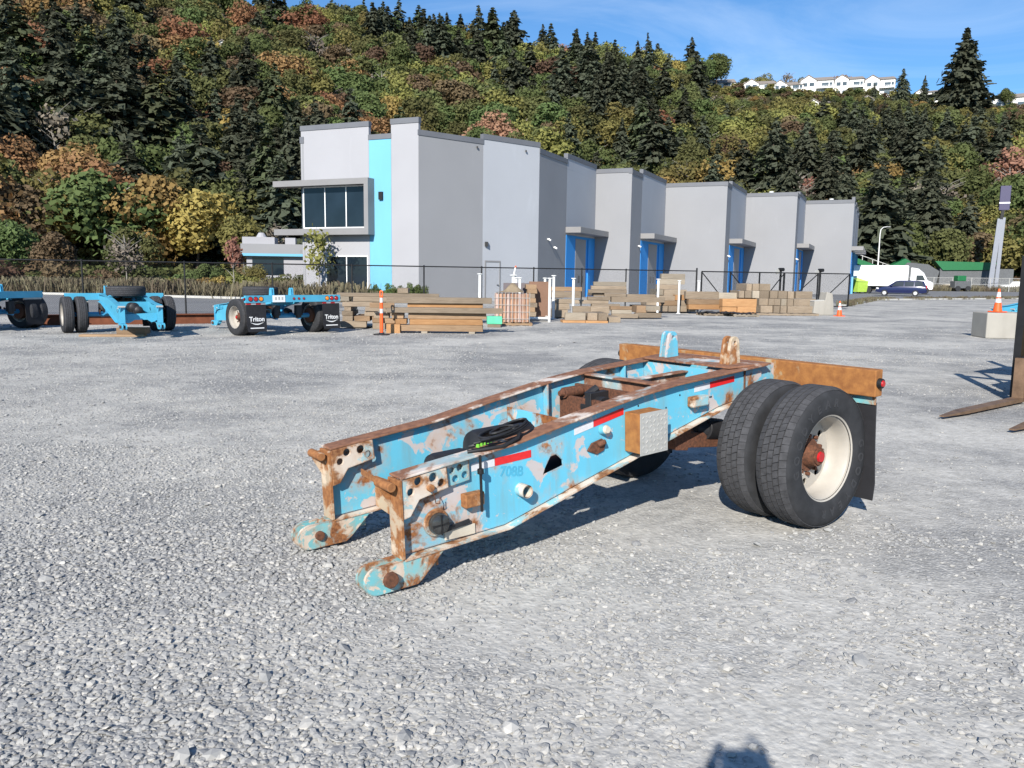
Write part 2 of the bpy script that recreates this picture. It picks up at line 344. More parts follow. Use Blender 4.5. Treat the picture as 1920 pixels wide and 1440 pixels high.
M_leaf = dict(
    conifer=leaf_mat('dark conifer needles', (.066, .080, .050, 1), (.108, .116, .068, 1), .3),
    cedar=leaf_mat('cedar needles', (.060, .080, .035, 1), (.090, .105, .045, 1), .1),
    green=leaf_mat('mid green leaves', (.080, .115, .028, 1), (.115, .140, .035, 1)),
    olive=leaf_mat('olive leaves', (.130, .135, .035, 1), (.095, .105, .030, 1)),
    yellow=leaf_mat('yellow green leaves', (.220, .190, .035, 1), (.165, .165, .035, 1)),
    gold=leaf_mat('golden leaves', (.330, .200, .030, 1), (.240, .165, .035, 1)),
    orange=leaf_mat('orange autumn leaves', (.300, .125, .035, 1), (.200, .100, .035, 1)),
    brown=leaf_mat('brown autumn leaves', (.165, .100, .045, 1), (.120, .085, .045, 1)),
    red=leaf_mat('red autumn leaves', (.36, .145, .085, 1), (.26, .13, .07, 1)),
    bare=leaf_mat('bare grey twigs', (.190, .155, .115, 1), (.140, .115, .085, 1), 0.),
    shrub=leaf_mat('low green shrub leaves', (.060, .100, .022, 1), (.130, .170, .035, 1)))

# gravel ground
g = G('compacted gravel')
v = g.co('Object')
big = g.noise(.33, 4, .55, .4, v); mid = g.noise(1.7, 5, .6, .3, v); fine = g.noise(38, 4, .6, 0, v)
trk = g.noise(1., 4, .55, .2, g.co('Object', scale=(.34, .52, 1), loc=(3, 1, 0)))
dm = g.ramp(g.math('ADD', g.math('ADD', g.math('MULTIPLY', big, .42), g.math('MULTIPLY', mid, .30)), g.math('MULTIPLY', trk, .28)), (.43, 0.), (.57, 1.))
sx_ = g.n('ShaderNodeVectorMath', operation='DISTANCE'); g.t.links.new(v, sx_.inputs[0]); sx_.inputs[1].default_value = (1.5, 3.6, 0)
dm = g.math('ADD', dm, g.math('MULTIPLY', g.ramp(g.math('MULTIPLY', g.math('ADD', sx_.outputs['Value'], g.math('MULTIPLY', mid, 1.6)), .16), (.25, 1.), (.75, 0.)), .45), True)
vo = g.vor(52, v); vo2 = g.vor(24, v)
sv = g.n('ShaderNodeSeparateColor'); g.t.links.new(vo.outputs['Color'], sv.inputs[0])
stone = g.ramp(sv.outputs[0], (0., (.285, .283, .28, 1)), (.5, (.342, .337, .326, 1)), (.86, (.385, .378, .36, 1)), (1., (.47, .46, .43, 1)))
crack = g.ramp(vo.outputs['Distance'], (.35, 1.), (.62, .7))
stone = g.mix(1., stone, crack, 'MULTIPLY')
dust = g.mix(g.ramp(fine, (.3, 0.), (.7, 1.)), (.475, .458, .418, 1), (.545, .525, .48, 1))
cc = g.mix(g.math('MULTIPLY', dm, .88), stone, dust)
gr_ = g.math('ADD', g.math('MULTIPLY', g.noise(7.5, 3, .6, 0, v), .5), g.math('MULTIPLY', g.noise(21, 3, .65, 0, v), .5))
cc = g.mix(1., cc, g.ramp(gr_, (.34, .72), (.64, 1.16)), 'MULTIPLY')
hh = g.math('ADD', g.math('MULTIPLY', g.ramp(vo.outputs['Distance'], (0., 1.), (.6, 0.)), g.math('SUBTRACT', 1.15, dm)), g.math('ADD', g.math('MULTIPLY', fine, .35), g.math('MULTIPLY', g.ramp(vo2.outputs['Distance'], (0., 1.), (.6, 0.)), .5)))
g.bump(hh, .55, .012); M_gravel = g.fin(cc, .92, 0, .15)
g = G('loose stone'); oi = g.n('ShaderNodeObjectInfo')
c = g.ramp(oi.outputs['Random'], (0., (.205, .207, .213, 1)), (.35, (.268, .269, .266, 1)), (.75, (.330, .326, .314, 1)), (.96, (.405, .39, .36, 1)), (1., (.48, .465, .435, 1)))
c = g.mix(g.ramp(g.noise(2.5, 4, .6), (.4, 0.), (.7, .4)), c, (.42, .405, .375, 1)); M_stone = g.fin(c, .9, 0, .18)
g = G('old asphalt'); n = g.noise(.2, 4, .6); f = g.noise(40, 3, .6)
c = g.mix(g.ramp(n, (.35, 0.), (.7, 1.)), (.165, .168, .175, 1), (.215, .215, .215, 1)); c = g.mix(.25, c, g.ramp(f, (.3, .08), (.7, .32)))
g.bump(f, .2, .01); M_asph = g.fin(c, .9, 0, .2)
g = G('hill floor'); n = g.noise(.08, 5, .6); M_hill = g.fin(g.ramp(n, (.3, (.030, .030, .014, 1)), (.7, (.060, .050, .025, 1))), .95, 0, .1)
M_dry = leaf_mat('dry grass', (.18, .145, .085, 1), (.125, .11, .06, 1), .2)
M_drybr = leaf_mat('dry brown scrub', (.165, .125, .075, 1), (.23, .175, .09, 1), .2)

# ------------------------------------------------------------------ ground
def sheet(name, pts, z, mat, kind='structure', grid=None):
    m = MB(); m.add([(x, y, z) for x, y in pts], [tuple(range(len(pts)))]); return tag(m.build(name, mat), kind=kind)
sheet('ground', [(-1500, -300), (1500, -300), (1500, 2500), (-1500, 2500)], 0., M_gravel)
FA = Vector((-13.1, 32.89)); FB = Vector((19.52, 48.2)); FD = (FB - FA).normalized(); FN = Vector((-FD.y, FD.x))
def fpt(k, off=0.): p = FA + FD * k + FN * off; return (p.x, p.y)
sheet('asphalt_road', [fpt(-60, .9), fpt(5.5, .9), fpt(9, 8.5), (-12.6, 50.2), (-20.5, 53.2), (-32, 56.5), (-75, 66)], .004, M_asph)
sheet('asphalt_parking_lot', [(21.5, 53.5), (31, 70.3), (46.2, 80.2), (74, 98), (150, 118), (190, 165), (80, 158), (40, 128), (35, 100)], .004, M_asph)
m = MB(); m.add([(-150, 60, .012), (-32.2, 57, .012), (-20.5, 53.7, .012), (-12.4, 50.7, .012), (-8.5, 48.2, .012), (-4.0, 50.6, .012), (-6.4, 52.8, .012), (-14.6, 56.5, .012), (-10, 66, .012), (30, 140, .012), (-150, 140, .012)], [tuple(range(11))])
tag(m.build('planting_bed', plain('dry soil', (.19, .15, .095, 1), .95, 0, .1, .25, 1.)), kind='structure')
def kerb(name, pts, wd=.32, h=.13):
    m = MB()
    for a, b in zip(pts, pts[1:]): m.bar((*a, h / 2), (*b, h / 2), wd, h)
    return tag(m.build(name, M_kerb, bevel=.02), kind='structure')
kerb('kerb', [(-75, 66.4), (-32, 56.8), (-20.5, 53.5), (-12.5, 50.5)], .34, .15)
kerb('kerb', [(21.4, 53.4), (30.9, 70.4), (46.1, 80.3), (74, 98.1)], .3, .12)

# loose stones over the yard
def rock(seed):
    r = np.random.default_rng(seed); bm = bmesh.new(); bmesh.ops.create_icosphere(bm, subdivisions=1, radius=1.)
    ax = np.array([1, r.uniform(.55, .95), r.uniform(.30, .55)])
    for v in bm.verts:
        k = r.uniform(.74, 1.12); v.co = Vector((v.co.x * ax[0] * k, v.co.y * ax[1] * k, v.co.z * ax[2] * k))
    me = bpy.data.meshes.new('stone'); bm.to_mesh(me); bm.free(); me.materials.append(M_stone); return me
rocks = hidden_coll('stone_shapes', [rock(100 + i) for i in range(7)])
P_, S_ = [], []
for y0, y1, dens, lo, hi in ((1.9, 3.6, 3000, .0062, .026), (3.6, 5.5, 2600, .0065, .024), (5.5, 8, 1700, .0068, .021), (8, 12, 760, .008, .018), (12, 19, 260, .010, .022), (19, 30, 60, .013, .028)):
    n = int(.69 * (y1 * y1 - y0 * y0) * dens)
    yy = np.sqrt(rng.uniform(y0 * y0, y1 * y1, n)); xx = rng.uniform(-1, 1, n) * yy * .69
    d = vnoise(xx * .55 + 9, yy * .55 + 4, 3) * .55 + vnoise(xx * 1.9, yy * 1.9, 5) * .45
    d = d + np.clip(-xx * .16 - .06, -.20, .32)
    keep = rng.random(n) < np.clip((d - .27) * 2.2, .05, 1.); xx, yy = xx[keep], yy[keep]; k = len(xx)
    s = lo + (hi - lo) * rng.random(k) ** 2.2; s = np.where(rng.random(k) < .012, s * 2.0, s)
    P_.append(np.stack([xx, yy, s * rng.uniform(-.05, .30, k)], 1)); S_.append(np.repeat(s[:, None], 3, 1))
P_ = np.concatenate(P_); S_ = np.concatenate(S_); n = len(P_)
rot = np.stack([rng.normal(0, .25, n), rng.normal(0, .25, n), rng.uniform(0, 6.28, n)], 1)
tag(scatter('gravel', rocks, P_, rot, S_, rng.integers(0, 7, n)), 'loose grey crushed stones lying over the gravel yard', 'gravel')

# ------------------------------------------------------------------ hillside
AZK = [-50, -32, -20, -13, 1.5, 14, 22.6, 31, 50]; HK = [93, 91, 89, 87, 85, 76.5, 74.5, 66.5, 63]; DK = [122, 127, 131, 135, 150, 165, 173, 178, 185]
def d1(az): return np.interp(az, AZK, DK)
def hz(x, y):
    az = np.degrees(np.arctan2(x, y)); d = np.hypot(x, y); D1 = d1(az); H = np.interp(az, AZK, HK)
    t = np.clip((d - D1) / 195., 0, 1); f = .4 * t * t * (3 - 2 * t) + .6 * t
    return H * f + np.clip(d - D1 - 195, 0, 400) * .03 + np.where(t > 0, (np.sin(x * .043 + 1) * np.cos(y * .05) + .6 * np.sin(x * .11 + y * .07)) * 2.2 * np.clip(t * 5, 0, 1) * np.clip((1.05 - t) * 6, .1, 1), 0)
azs = np.radians(np.linspace(-62, 62, 125)); m = MB(); rows = np.concatenate([np.linspace(-6, 200, 52), [240, 320, 450]])
for rr in rows:
    for a in azs:
        d = d1(np.degrees(a)) + rr; x, y = d * math.sin(a), d * math.cos(a); m.v.append((x, y, float(hz(x, y)) - (.3 if rr < 0 else 0)))
k = len(azs); m.f = [(i * k + j, i * k + j + 1, (i + 1) * k + j + 1, (i + 1) * k + j) for i in range(len(rows) - 1) for j in range(k - 1)]
tag(m.build('hillside', M_hill, smooth=180, recalc=False), kind='structure')

# ------------------------------------------------------------------ trees
def quads_mesh(name, c, a, b, mat):
    """quads from centres c and half axes a, b"""
    n = len(c); v = np.stack([c - a - b, c + a - b, c + a + b, c - a + b], 1).reshape(-1, 3)
    me = bpy.data.meshes.new(name); me.vertices.add(4 * n); me.vertices.foreach_set('co', v.astype('f').ravel())
    me.loops.add(4 * n); me.loops.foreach_set('vertex_index', np.arange(4 * n, dtype='i')); me.polygons.add(n)
    me.polygons.foreach_set('loop_start', np.arange(0, 4 * n, 4, dtype='i')); me.update(calc_edges=True); me.materials.append(mat); return me
def unit(v): return v / (np.linalg.norm(v, axis=-1, keepdims=True) + 1e-9)
def conifer_mesh(seed, mat, whorls=24, nb=9, R=.17, droop=.35, dens=6, full=1., gap=.1):
    dens += 4; nb += 2; whorls += 4
    """crown of unit height: whorls of drooping boughs carrying flat sprays"""
    r = np.random.default_rng(seed); C, A, B = [], [], []
    for i in range(whorls):
        h = gap + (1 - gap) * (i + r.uniform(-.3, .3)) / whorls
        Lr = R * (1 - h) ** .78 * (.72 + .42 * min(1, (h - gap) * 9 + .3)) * full
        for j in range(max(4, int(nb * (1 - h * .45)))):
            az = r.uniform(0, 6.283); ln = Lr * r.uniform(.55, 1.18) + .006; dr = droop * r.uniform(.6, 1.4)
            for k in range(dens if h < .85 else max(2, dens // 2)):
                t = (k + r.uniform(.1, .9)) / dens * 1.0
                rad = ln * (.15 + .85 * t); z = h + ln * .28 * t - dr * ln * t * t * 1.5
                d = np.array([math.cos(az), math.sin(az), .1 - dr * t]); sdv = np.array([-math.sin(az), math.cos(az), r.uniform(-.35, .35)])
                off = sdv * r.uniform(-1, 1) * .30 * ln * (1.15 - t)
                C.append(np.array([math.cos(az) * rad, math.sin(az) * rad, z]) + off)
                sz = (.0105 + .058 * ln) * r.uniform(.7, 1.25)
                if r.random() < .62:
                    d = np.array([math.cos(az) * .55, math.sin(az) * .55, -.75]) + r.normal(0, .25, 3); bb = sdv + r.normal(0, .3, 3)
                    A.append(d * sz * 1.2); B.append(bb * sz * .55)
                else: A.append(d / np.linalg.norm(d) * sz * 1.25); B.append((sdv + np.array([0, 0, r.uniform(-1.1, 1.1)])) * sz * .6)
    return quads_mesh('crown', np.array(C), np.array(A), np.array(B), mat)
def leafy_mesh(seed, mat, n=1500, lobes=16, aspect=1., size=.030, base=.18, wid=.34, sparse=0.):
    """crown of unit height: uneven lobes covered in leaf clumps"""
    r = np.random.default_rng(seed); C, D, Sz = [], [], []
    cz = (1 + base) / 2; hh = (1 - base) / 2
    for i in range(lobes):
        p = unit(r.normal(0, 1, 3)) * r.uniform(.35, .95) ** .7; lr = r.uniform(.26, .46)
        c = np.array([p[0] * wid * .72, p[1] * wid * .72, cz + p[2] * hh * .70]); rad = np.array([wid * lr * 1.25, wid * lr * 1.25, hh * lr * aspect])
        k = n // lobes
        dv = unit(r.normal(0, 1, (k, 3)) + np.array([0, 0, .25])); rr = r.uniform(.62, 1.06, (k, 1)) if not sparse else r.uniform(.1, 1.15, (k, 1))
        C.append(c + dv * rad * rr); D.append(dv)
    C = np.concatenate(C); D = np.concatenate(D); nn = len(C)
    nrm = unit(D + r.normal(0, .55, (nn, 3))); t = unit(np.cross(nrm, r.normal(0, 1, (nn, 3)))); b = np.cross(nrm, t); s = size * r.uniform(.55, 1.35, (nn, 1))
    return quads_mesh('crown', C, t * s, b * s * r.uniform(.5, .9, (nn, 1)), mat)
def trunk_mesh(seed, mat, h, r0, limbs=0, lean=.006):
    r = random.Random(seed); m = MB(); pts = [(r.uniform(-lean, lean) * i, r.uniform(-lean, lean) * i, h * i / 5) for i in range(6)]
    m.tube(pts, [r0 * (1 - .14 * i) for i in range(6)], 6)
    for i in range(limbs):
        z = h * r.uniform(.45, .95); a = r.uniform(0, 6.28); ln = r.uniform(.14, .3)
        m.tube([(0, 0, z), (math.cos(a) * ln * .5, math.sin(a) * ln * .5, z + ln * .45), (math.cos(a) * ln, math.sin(a) * ln, z + ln * .75)], [r0 * .5, r0 * .32, r0 * .12], 5)
    return m.mesh('trunk', mat, 60, False)
T_con = trunk_mesh(1, M_bark, .86, .011, 0, .0015); T_dec = trunk_mesh(2, M_barkg, .72, .013, 6); T_dec2 = trunk_mesh(3, M_bark, .7, .014, 6)
K = {}
K['conifer'] = [(conifer_mesh(20 + i, M_leaf['conifer'], 24, 10, rr, dr, 6, 1.1, gp), T_con) for i, (rr, dr, gp) in enumerate(((.21, .35, .06), (.18, .45, .1), (.23, .3, .05), (.16, .4, .12)))]
K['cedar'] = [(conifer_mesh(40 + i, M_leaf['cedar'], 22, 10, .23, .5, 6, 1.15, .04), T_con) for i in range(2)]
K['thin'] = [(conifer_mesh(50, M_leaf['conifer'], 20, 6, .10, .5, 4, 1., .25), T_con)]
for kind, seeds in (('green', 3), ('olive', 3), ('yellow', 3), ('gold', 2), ('orange', 2), ('brown', 3), ('red', 1)):
    K[kind] = [(leafy_mesh(60 + 7 * i + len(kind), M_leaf[kind], 4600, 19 + 2 * i, 1., .0172, .14 + .04 * i, .40 - .05 * i), (T_dec, T_dec2)[i % 2]) for i in range(seeds)]
K['wisp'] = [(leafy_mesh(95, M_leaf['yellow'], 520, 14, 1., .020, .10, .26, 1.), T_dec)]
K['wispred'] = [(leafy_mesh(96, M_leaf['red'], 620, 12, 1., .024, .36, .26, 1.), T_dec)]
K['bare'] = [(leafy_mesh(90, M_leaf['bare'], 420, 9, 1., .020, .25, .30, 1.), trunk_mesh(5, M_barkg, .85, .012, 14)), (leafy_mesh(91, M_leaf['bare'], 500, 11, 1., .019, .2, .34, 1.), trunk_mesh(6, M_barkg, .85, .012, 16))]
K['hero'] = [(conifer_mesh(77, M_leaf['conifer'], 34, 13, .215, .12, 9, 1.15, .10), T_con)]
NAMES = dict(conifer='conifer_tree', cedar='cedar_tree', thin='conifer_tree', hero='conifer_tree', bare='bare_tree')
def grow(kind, var, x, y, h, rz, label, group, wid=1., z=None):
    cm, tm = K[kind][var % len(K[kind])]
    o = empty(NAMES.get(kind, 'broadleaf_tree'), (x, y, float(hz(x, y)) - .25 if z is None else z), rz, label, 'tree', group); o.scale = (h * wid, h * wid, h)
    put('crown', cm, o); put('trunk', tm, o); return o
LBL = dict(conifer='dark green pointed conifer in the forest on the hillside', cedar='bronze green drooping conifer in the forest on the hillside', green='mid green leafy tree in the forest on the hillside',
           olive='olive green leafy tree in the forest on the hillside', yellow='yellowish green leafy tree in the forest on the hillside', gold='golden yellow autumn tree in the forest on the hillside',
           orange='orange autumn tree in the forest on the hillside', brown='brown autumn tree in the forest on the hillside', red='red autumn tree in the forest on the hillside', bare='bare grey twiggy tree in the forest on the hillside', thin='very thin sparse conifer standing against the sky on the ridge')
# forest positions
def houses_az(az): return 12.0 < az < 33
spots = []
rr = 2.
while rr < 226:
    a = -50.
    while a < 48:
        D = d1(a) + rr + rng.uniform(-3.2, 3.2); az = a + rng.uniform(-.55, .55)
        x, y = D * math.sin(R_(az)), D * math.cos(R_(az)); st = 5.9 / D
        a += math.degrees(st)
        if houses_az(az) and rr > 184: continue
        elif rr > 205 and rng.random() < .4: continue
        cl = vnoise(np.array([x * .028 + 7]), np.array([y * .028]), 11)[0]; left = np.clip((-az - 4) / 26, 0, 1); lowr = np.clip((az) / 25, 0, 1)
        c2 = vnoise(np.array([x * .05 + 3]), np.array([y * .05 + 8]), 21)[0]
        pc = np.clip((cl - .40) * 2.2, .05, .66) * (1 - .35 * lowr) * (.45 if rr > 150 else 1.) * (1 - .45 * left)
        ht = None
        if rng.random() < pc: kind = 'conifer' if rng.random() < .86 else 'cedar'; ht = rng.uniform(14, 25); wid = rng.uniform(1.15, 1.6)
        else:
            ws = dict(green=1.7 + lowr * .6, olive=1.9 + 1.2 * lowr, yellow=.9 + .5 * lowr + c2 * .5, gold=.18 + .25 * c2, orange=.10 + 1.5 * left * c2, brown=.55 + 1.5 * left, red=.04, bare=.35)
            kk = list(ws); p = np.array([ws[q] for q in kk]); kind = kk[rng.choice(len(kk), p=p / p.sum())]; ht = rng.uniform(10, 17); wid = rng.uniform(.95, 1.3)
        if houses_az(az):
            Dh = d1(az) + 195; ax_, ay_ = Dh * math.sin(R_(az)), Dh * math.cos(R_(az)); zl = 1.73 + (float(hz(ax_, ay_)) + .8 - 1.73) * D / Dh - float(hz(x, y))
            ht = min(ht, max(.8, zl * rng.uniform(.75, 1.0)))
        if rr > 170: ht *= .72
        spots.append((x, y, ht, kind, int(rng.integers(0, 9)), rng.uniform(0, 6.28), wid, ht / D, az))
    rr += 5.6
def clear_of(x, y): return False
inview = [s for s in spots if abs(s[8]) < 33.5]
inview.sort(key=lambda s: -s[7]); big = inview[:255]; bigset = set(id(s) for s in big)
for x, y, ht, kind, var, rz, wid, _, az in big:
    zone = 'above the parked blue trailers' if az < -13 else 'behind the grey warehouse' if az < 23 else 'behind the far car park'
    rel = np.hypot(x, y) - d1(az); lev = 'at the foot of the slope ' if rel < 30 else 'part way up the slope ' if rel < 90 else 'high on the slope '
    grow(kind, var, x, y, ht, rz, LBL[kind].split(' in the')[0] + ' ' + lev + zone, kind + ' trees ' + lev + zone, wid)
rest = [s for s in spots if id(s) not in bigset]
flat = [(k, i) for k in K for i in range(len(K[k]))]
forest = []
for k, i in flat:
    bmx = bmesh.new(); cm, tm = K[k][i]; bmx.from_mesh(cm); nf = len(bmx.faces); bmx.from_mesh(tm)
    bmx.faces.ensure_lookup_table()
    for f in bmx.faces[nf:]: f.material_index = 1
    me = bpy.data.meshes.new('tree_shape'); bmx.to_mesh(me); bmx.free(); me.materials.append(cm.materials[0]); me.materials.append(tm.materials[0]); forest.append(me)
fc = hidden_coll('tree_shapes', forest)
ix = {(k, i): n for n, (k, i) in enumerate(flat)}
tag(scatter('forest', fc, [(s[0], s[1], float(hz(s[0], s[1])) - .3) for s in rest], [(0, 0, s[5]) for s in rest], [(s[2] * s[6], s[2] * s[6], s[2]) for s in rest], [ix[(s[3], s[4] % len(K[s[3]]))] for s in rest]), 'far mixed autumn forest covering the upper hillside', 'forest')
# understorey so that no bare slope shows between the crowns
us = hidden_coll('bush_shapes', [leafy_mesh(300 + i, M_leaf[k], 420, 8, 1., .06, .0, .62) for i, k in enumerate(('green', 'olive', 'brown', 'yellow'))])
q = []
for rr in np.arange(1, 206, 4.2):
    for a in np.arange(-51, 49, .95):
        D = d1(a) + rr + rng.uniform(-2, 2); az = R_(a + rng.uniform(-.4, .4)); q.append((D * math.sin(az), D * math.cos(az)))
q = np.array(q); k = len(q); s = rng.uniform(1.8, 3.9, k)
tag(scatter('undergrowth', us, np.stack([q[:, 0], q[:, 1], hz(q[:, 0], q[:, 1]) - .3], 1), np.stack([s * 0, s * 0, rng.uniform(0, 6.28, k)], 1), np.stack([s * 1.3, s * 1.3, s], 1), rng.integers(0, 4, k)), 'low bushy undergrowth between the hillside trees', 'undergrowth')
# trees that stand out on the ridge line
RID = [('c',-85.6,317.2,13.9), ('c',-74.3,321.3,10.6), ('c',-69.3,323.3,16.7), ('c',-58.1,327.8,19.1), ('c',-93.9,313.9,10.2), ('c',-103.2,309.9,9.9), ('t',-32.6,336.2,13.1), ('c',-20.7,339.4,12.7), ('c',-8.3,347.2,16.4), ('c',0.3,343.8,14.3), ('c',10.6,345.6,17.6), ('c',24.7,350.8,18.5), ('c',28.8,348.3,17.1), ('t',53.5,350.4,21.4), ('c',70.7,345.9,21.0), ('c',59.2,350.6,15.7), ('d',80.8,344.7,16.1), ('d',77.2,342.8,13.2), ('c',140.2,309.5,16.0), ('h',147.0,280.6,32.2), ('c',133.2,316.9,8.8), ('c',150.5,314.3,11.8), ('c',64.4,292.0,9.1), ('d',141.7,359.0,9.2), ('o',136.4,357.2,11.7), ('b',153.2,352.3,11.9), ('b',114.5,358.5,12.4), ('y',104.4,362.0,12.7), ('d',96.3,361.0,11.0), ('d',121.5,359.3,10.7), ('d',186.2,323.2,8.3)]
RK = dict(c=('conifer', 'dark conifer standing up against the sky on the ridge', 'conifers on the ridge line'), t=('thin', LBL['thin'], 'thin conifers on the ridge line'), d=('green', 'rounded green tree on the skyline beside the white houses', 'green trees by the ridge houses'),
          h=('hero', 'tallest wide dark conifer rising in front of the ridge houses', None), o=('orange', 'orange autumn tree behind the roofs of the white ridge houses', None), b=('bare', 'bare grey tree behind the roofs of the white ridge houses', 'bare trees by the ridge houses'), y=('yellow', 'yellowish tree behind the roofs of the white ridge houses', None))
for i, (k, x, y, h) in enumerate(RID):
    kind, lab, gr = RK[k]; grow(kind, i, x, y, h, i * 1.7, lab, gr, 1.05 if k != 'h' else 1.25)

# ------------------------------------------------------------------ houses on the ridge
M_hw = plain('white house siding', (.74, .72, .69, 1), .7, 0, .3, .05, 1); M_roof = plain('grey brown shingles', (.235, .205, .18, 1), .9, 0, .2, .15, 2); M_hglass = glass_mat('house glass', (.10, .13, .15, 1))
def gable(m, x0, x1, y0, y1, z0, h, ov=.35):
    xm = (x0 + x1) / 2; t = .22
    for sx in (-1, 1):
        xe = x0 - ov if sx < 0 else x1 + ov
        m.add([(xe, y0 - ov, z0 - .15), (xm, y0 - ov, z0 + h), (xm, y1 + ov, z0 + h), (xe, y1 + ov, z0 - .15), (xe, y0 - ov, z0 - .15 + t), (xm, y0 - ov, z0 + h + t), (xm, y1 + ov, z0 + h + t), (xe, y1 + ov, z0 - .15 + t)],
              [(0, 3, 2, 1), (4, 5, 6, 7), (0, 1, 5, 4), (1, 2, 6, 5), (2, 3, 7, 6), (3, 0, 4, 7)])
def house(x, y, wd, h, lab, gr, bal=True, storeys=2, deep=9., z=None):
    z = float(hz(x, y)) if z is None else z; az = math.atan2(x, y)
    o = empty('ridge_house', (x, y, z - .6), -az, lab, 'house', gr)
    m = MB(); m.box(-wd / 2, wd / 2, 0, deep, -3.5, h + .6); gw = wd * .46; gx = -wd / 2 + gw * .5 + wd * .04
    m.box(gx - gw / 2, gx + gw / 2, -1.2, 0.02, -3.5, h + .6)
    for a, b, c in ((gx - gw / 2, gx + gw / 2, -1.2),): m.add([(a, c, h + .6), (b, c, h + .6), ((a + b) / 2, c, h + .6 + gw * .33), (a, c + .3, h + .6), (b, c + .3, h + .6), ((a + b) / 2, c + .3, h + .6 + gw * .33)], [(0, 1, 2), (5, 4, 3), (0, 2, 5, 3), (1, 4, 5, 2)])
    m.build('wall', M_hw, o)
    r = MB(); gable(r, gx - gw / 2, gx + gw / 2, -1.2, deep * .5, h + .6, gw * .33)
    zr = h + .6; hr = min(2.4, wd * .17)
    r.add([(-wd / 2 - .4, -.45, zr), (wd / 2 + .4, -.45, zr), (wd / 2 - .6, deep / 2, zr + hr), (-wd / 2 + .6, deep / 2, zr + hr), (-wd / 2 - .4, deep + .4, zr), (wd / 2 + .4, deep + .4, zr), ], [(0, 1, 2, 3), (3, 2, 5, 4), (0, 3, 4), (1, 5, 2), (0, 4, 5, 1)])
    r.build('roof', M_roof, o)
    for s in range(storeys):
        zz = .9 + s * h / storeys + .6
        for wx, yy, ww in ((gx - gw * .22, -1.2, gw * .3), (gx + gw * .22, -1.2, gw * .3), (wd * .26, 0, wd * .2), (wd * .42, 0, wd * .08)):
            f = MB(); f.box(wx - ww / 2 - .08, wx + ww / 2 + .08, yy - .06, yy + .02, zz - .08, zz + 1.48); fo = f.build('window', M_white, o)
            p = MB(); p.box(wx - ww / 2, wx + ww / 2, yy - .09, yy - .055, zz, zz + 1.4); p.build('pane', M_hglass, fo)
    if bal:
        b = MB(); x0 = gx + gw / 2; x1 = wd / 2; zb = h / storeys + .5
        b.box(x0, x1, -1.7, 0, zb, zb + .18); b.box(x0, x1, -1.72, -1.66, zb + .95, zb + 1.03)
        for i in range(8): xx = x0 + .05 + (x1 - x0 - .1) * i / 7; b.box(xx - .03, xx + .03, -1.72, -1.67, zb + .1, zb + 1.)
        b.box(x1 - .15, x1, -1.7, -1.55, -3.5, zb); b.build('balcony', M_white, o)
    return o
HG = 'white houses along the ridge'; HL = 'white two storey house with gable and balcony in the row along the ridge'
for x, y, wd, h in ((83.5, 353, 14.2, 4.4), (100.1, 351.5, 13, 5.2), (111.5, 350.5, 12.6, 5.0), (122.5, 348.2, 13.2, 6.4), (134.8, 346.0, 11.5, 6.6), (145.8, 342.5, 11.5, 6.8)): house(x, y, wd, h, HL, HG)
house(162.4, 337, 8.8, 4.2, 'small white house beside the tallest conifer on the ridge', None, False, 1)
house(173.5, 331, 12, 4.6, 'white house partly behind the tallest conifer on the ridge', None, False, 1)
house(188.5, 324, 13, 4.0, 'low white house past the tallest conifer on the ridge', None, False, 1)
LOWH = 'small pale house half hidden among trees below the ridge row'
house(103.3, 290, 7.5, 4.6, LOWH, 'half hidden houses below the ridge', False, 1); house(128, 306, 7, 4.2, LOWH, 'half hidden houses below the ridge', False, 1)
house(-117.0, 218, 14, 7.2, 'long white house high among the autumn trees', None, True, 2); house(-142.3, 284, 9, 8, 'white house corner highest up the forested hill', None, False, 2); house(-75.1, 225.5, 9, 10.5, 'grey roofed house nearly hidden in the forest', None, False, 2)

# ------------------------------------------------------------------ warehouse
dA = R_(23.82); DV = Vector((math.sin(dA), math.cos(dA))); EV = Vector((-math.cos(dA), math.sin(dA))); AV = Vector((math.sin(R_(49.42)), math.cos(R_(49.42))))
V2 = lambda *p: Vector(p)
BP = dict(L=V2(-14.39, 56.68), P0=V2(-6.05, 53.), AB=V2(-2.12, 56.36), P1=V2(1.75, 59.68), CD=V2(4.05, 64.9), P2=V2(6.91, 71.37), P3=V2(9.78, 70.11), cd2=V2(11.14, 73.19), P4=V2(14.61, 81.05), P5=V2(19.95, 78.69),
          cd3=V2(20.92, 80.88), P6=V2(24.77, 89.61), P7=V2(29.53, 87.52), cd4=V2(30.5, 89.71), P8=V2(33.73, 97.03), P9=V2(38.51, 94.92), E1=V2(47.4, 115.), E2=V2(20, 127.2))
wh = empty('warehouse', (-6.05, 53., 0), 0, 'long grey stepped concrete warehouse with blue stripe and dark canopies', 'warehouse')
O3 = Vector((-6.05, 53., 0))
def wp(p, z, off=0., n=None): return (p.x + (n.x * off if n else 0) - O3.x, p.y + (n.y * off if n else 0) - O3.y, z)
def slab(m, a, b, n, o0, o1, z0, z1):
    """upright slab between plan points a and b, from offset o0 to o1 along the outward normal n"""
    m.add([wp(a, z0, o0, n), wp(b, z0, o0, n), wp(b, z0, o1, n), wp(a, z0, o1, n), wp(a, z1, o0, n), wp(b, z1, o0, n), wp(b, z1, o1, n), wp(a, z1, o1, n)], [(0, 3, 2, 1), (4, 5, 6, 7), (0, 1, 5, 4), (1, 2, 6, 5), (2, 3, 7, 6), (3, 0, 4, 7)])
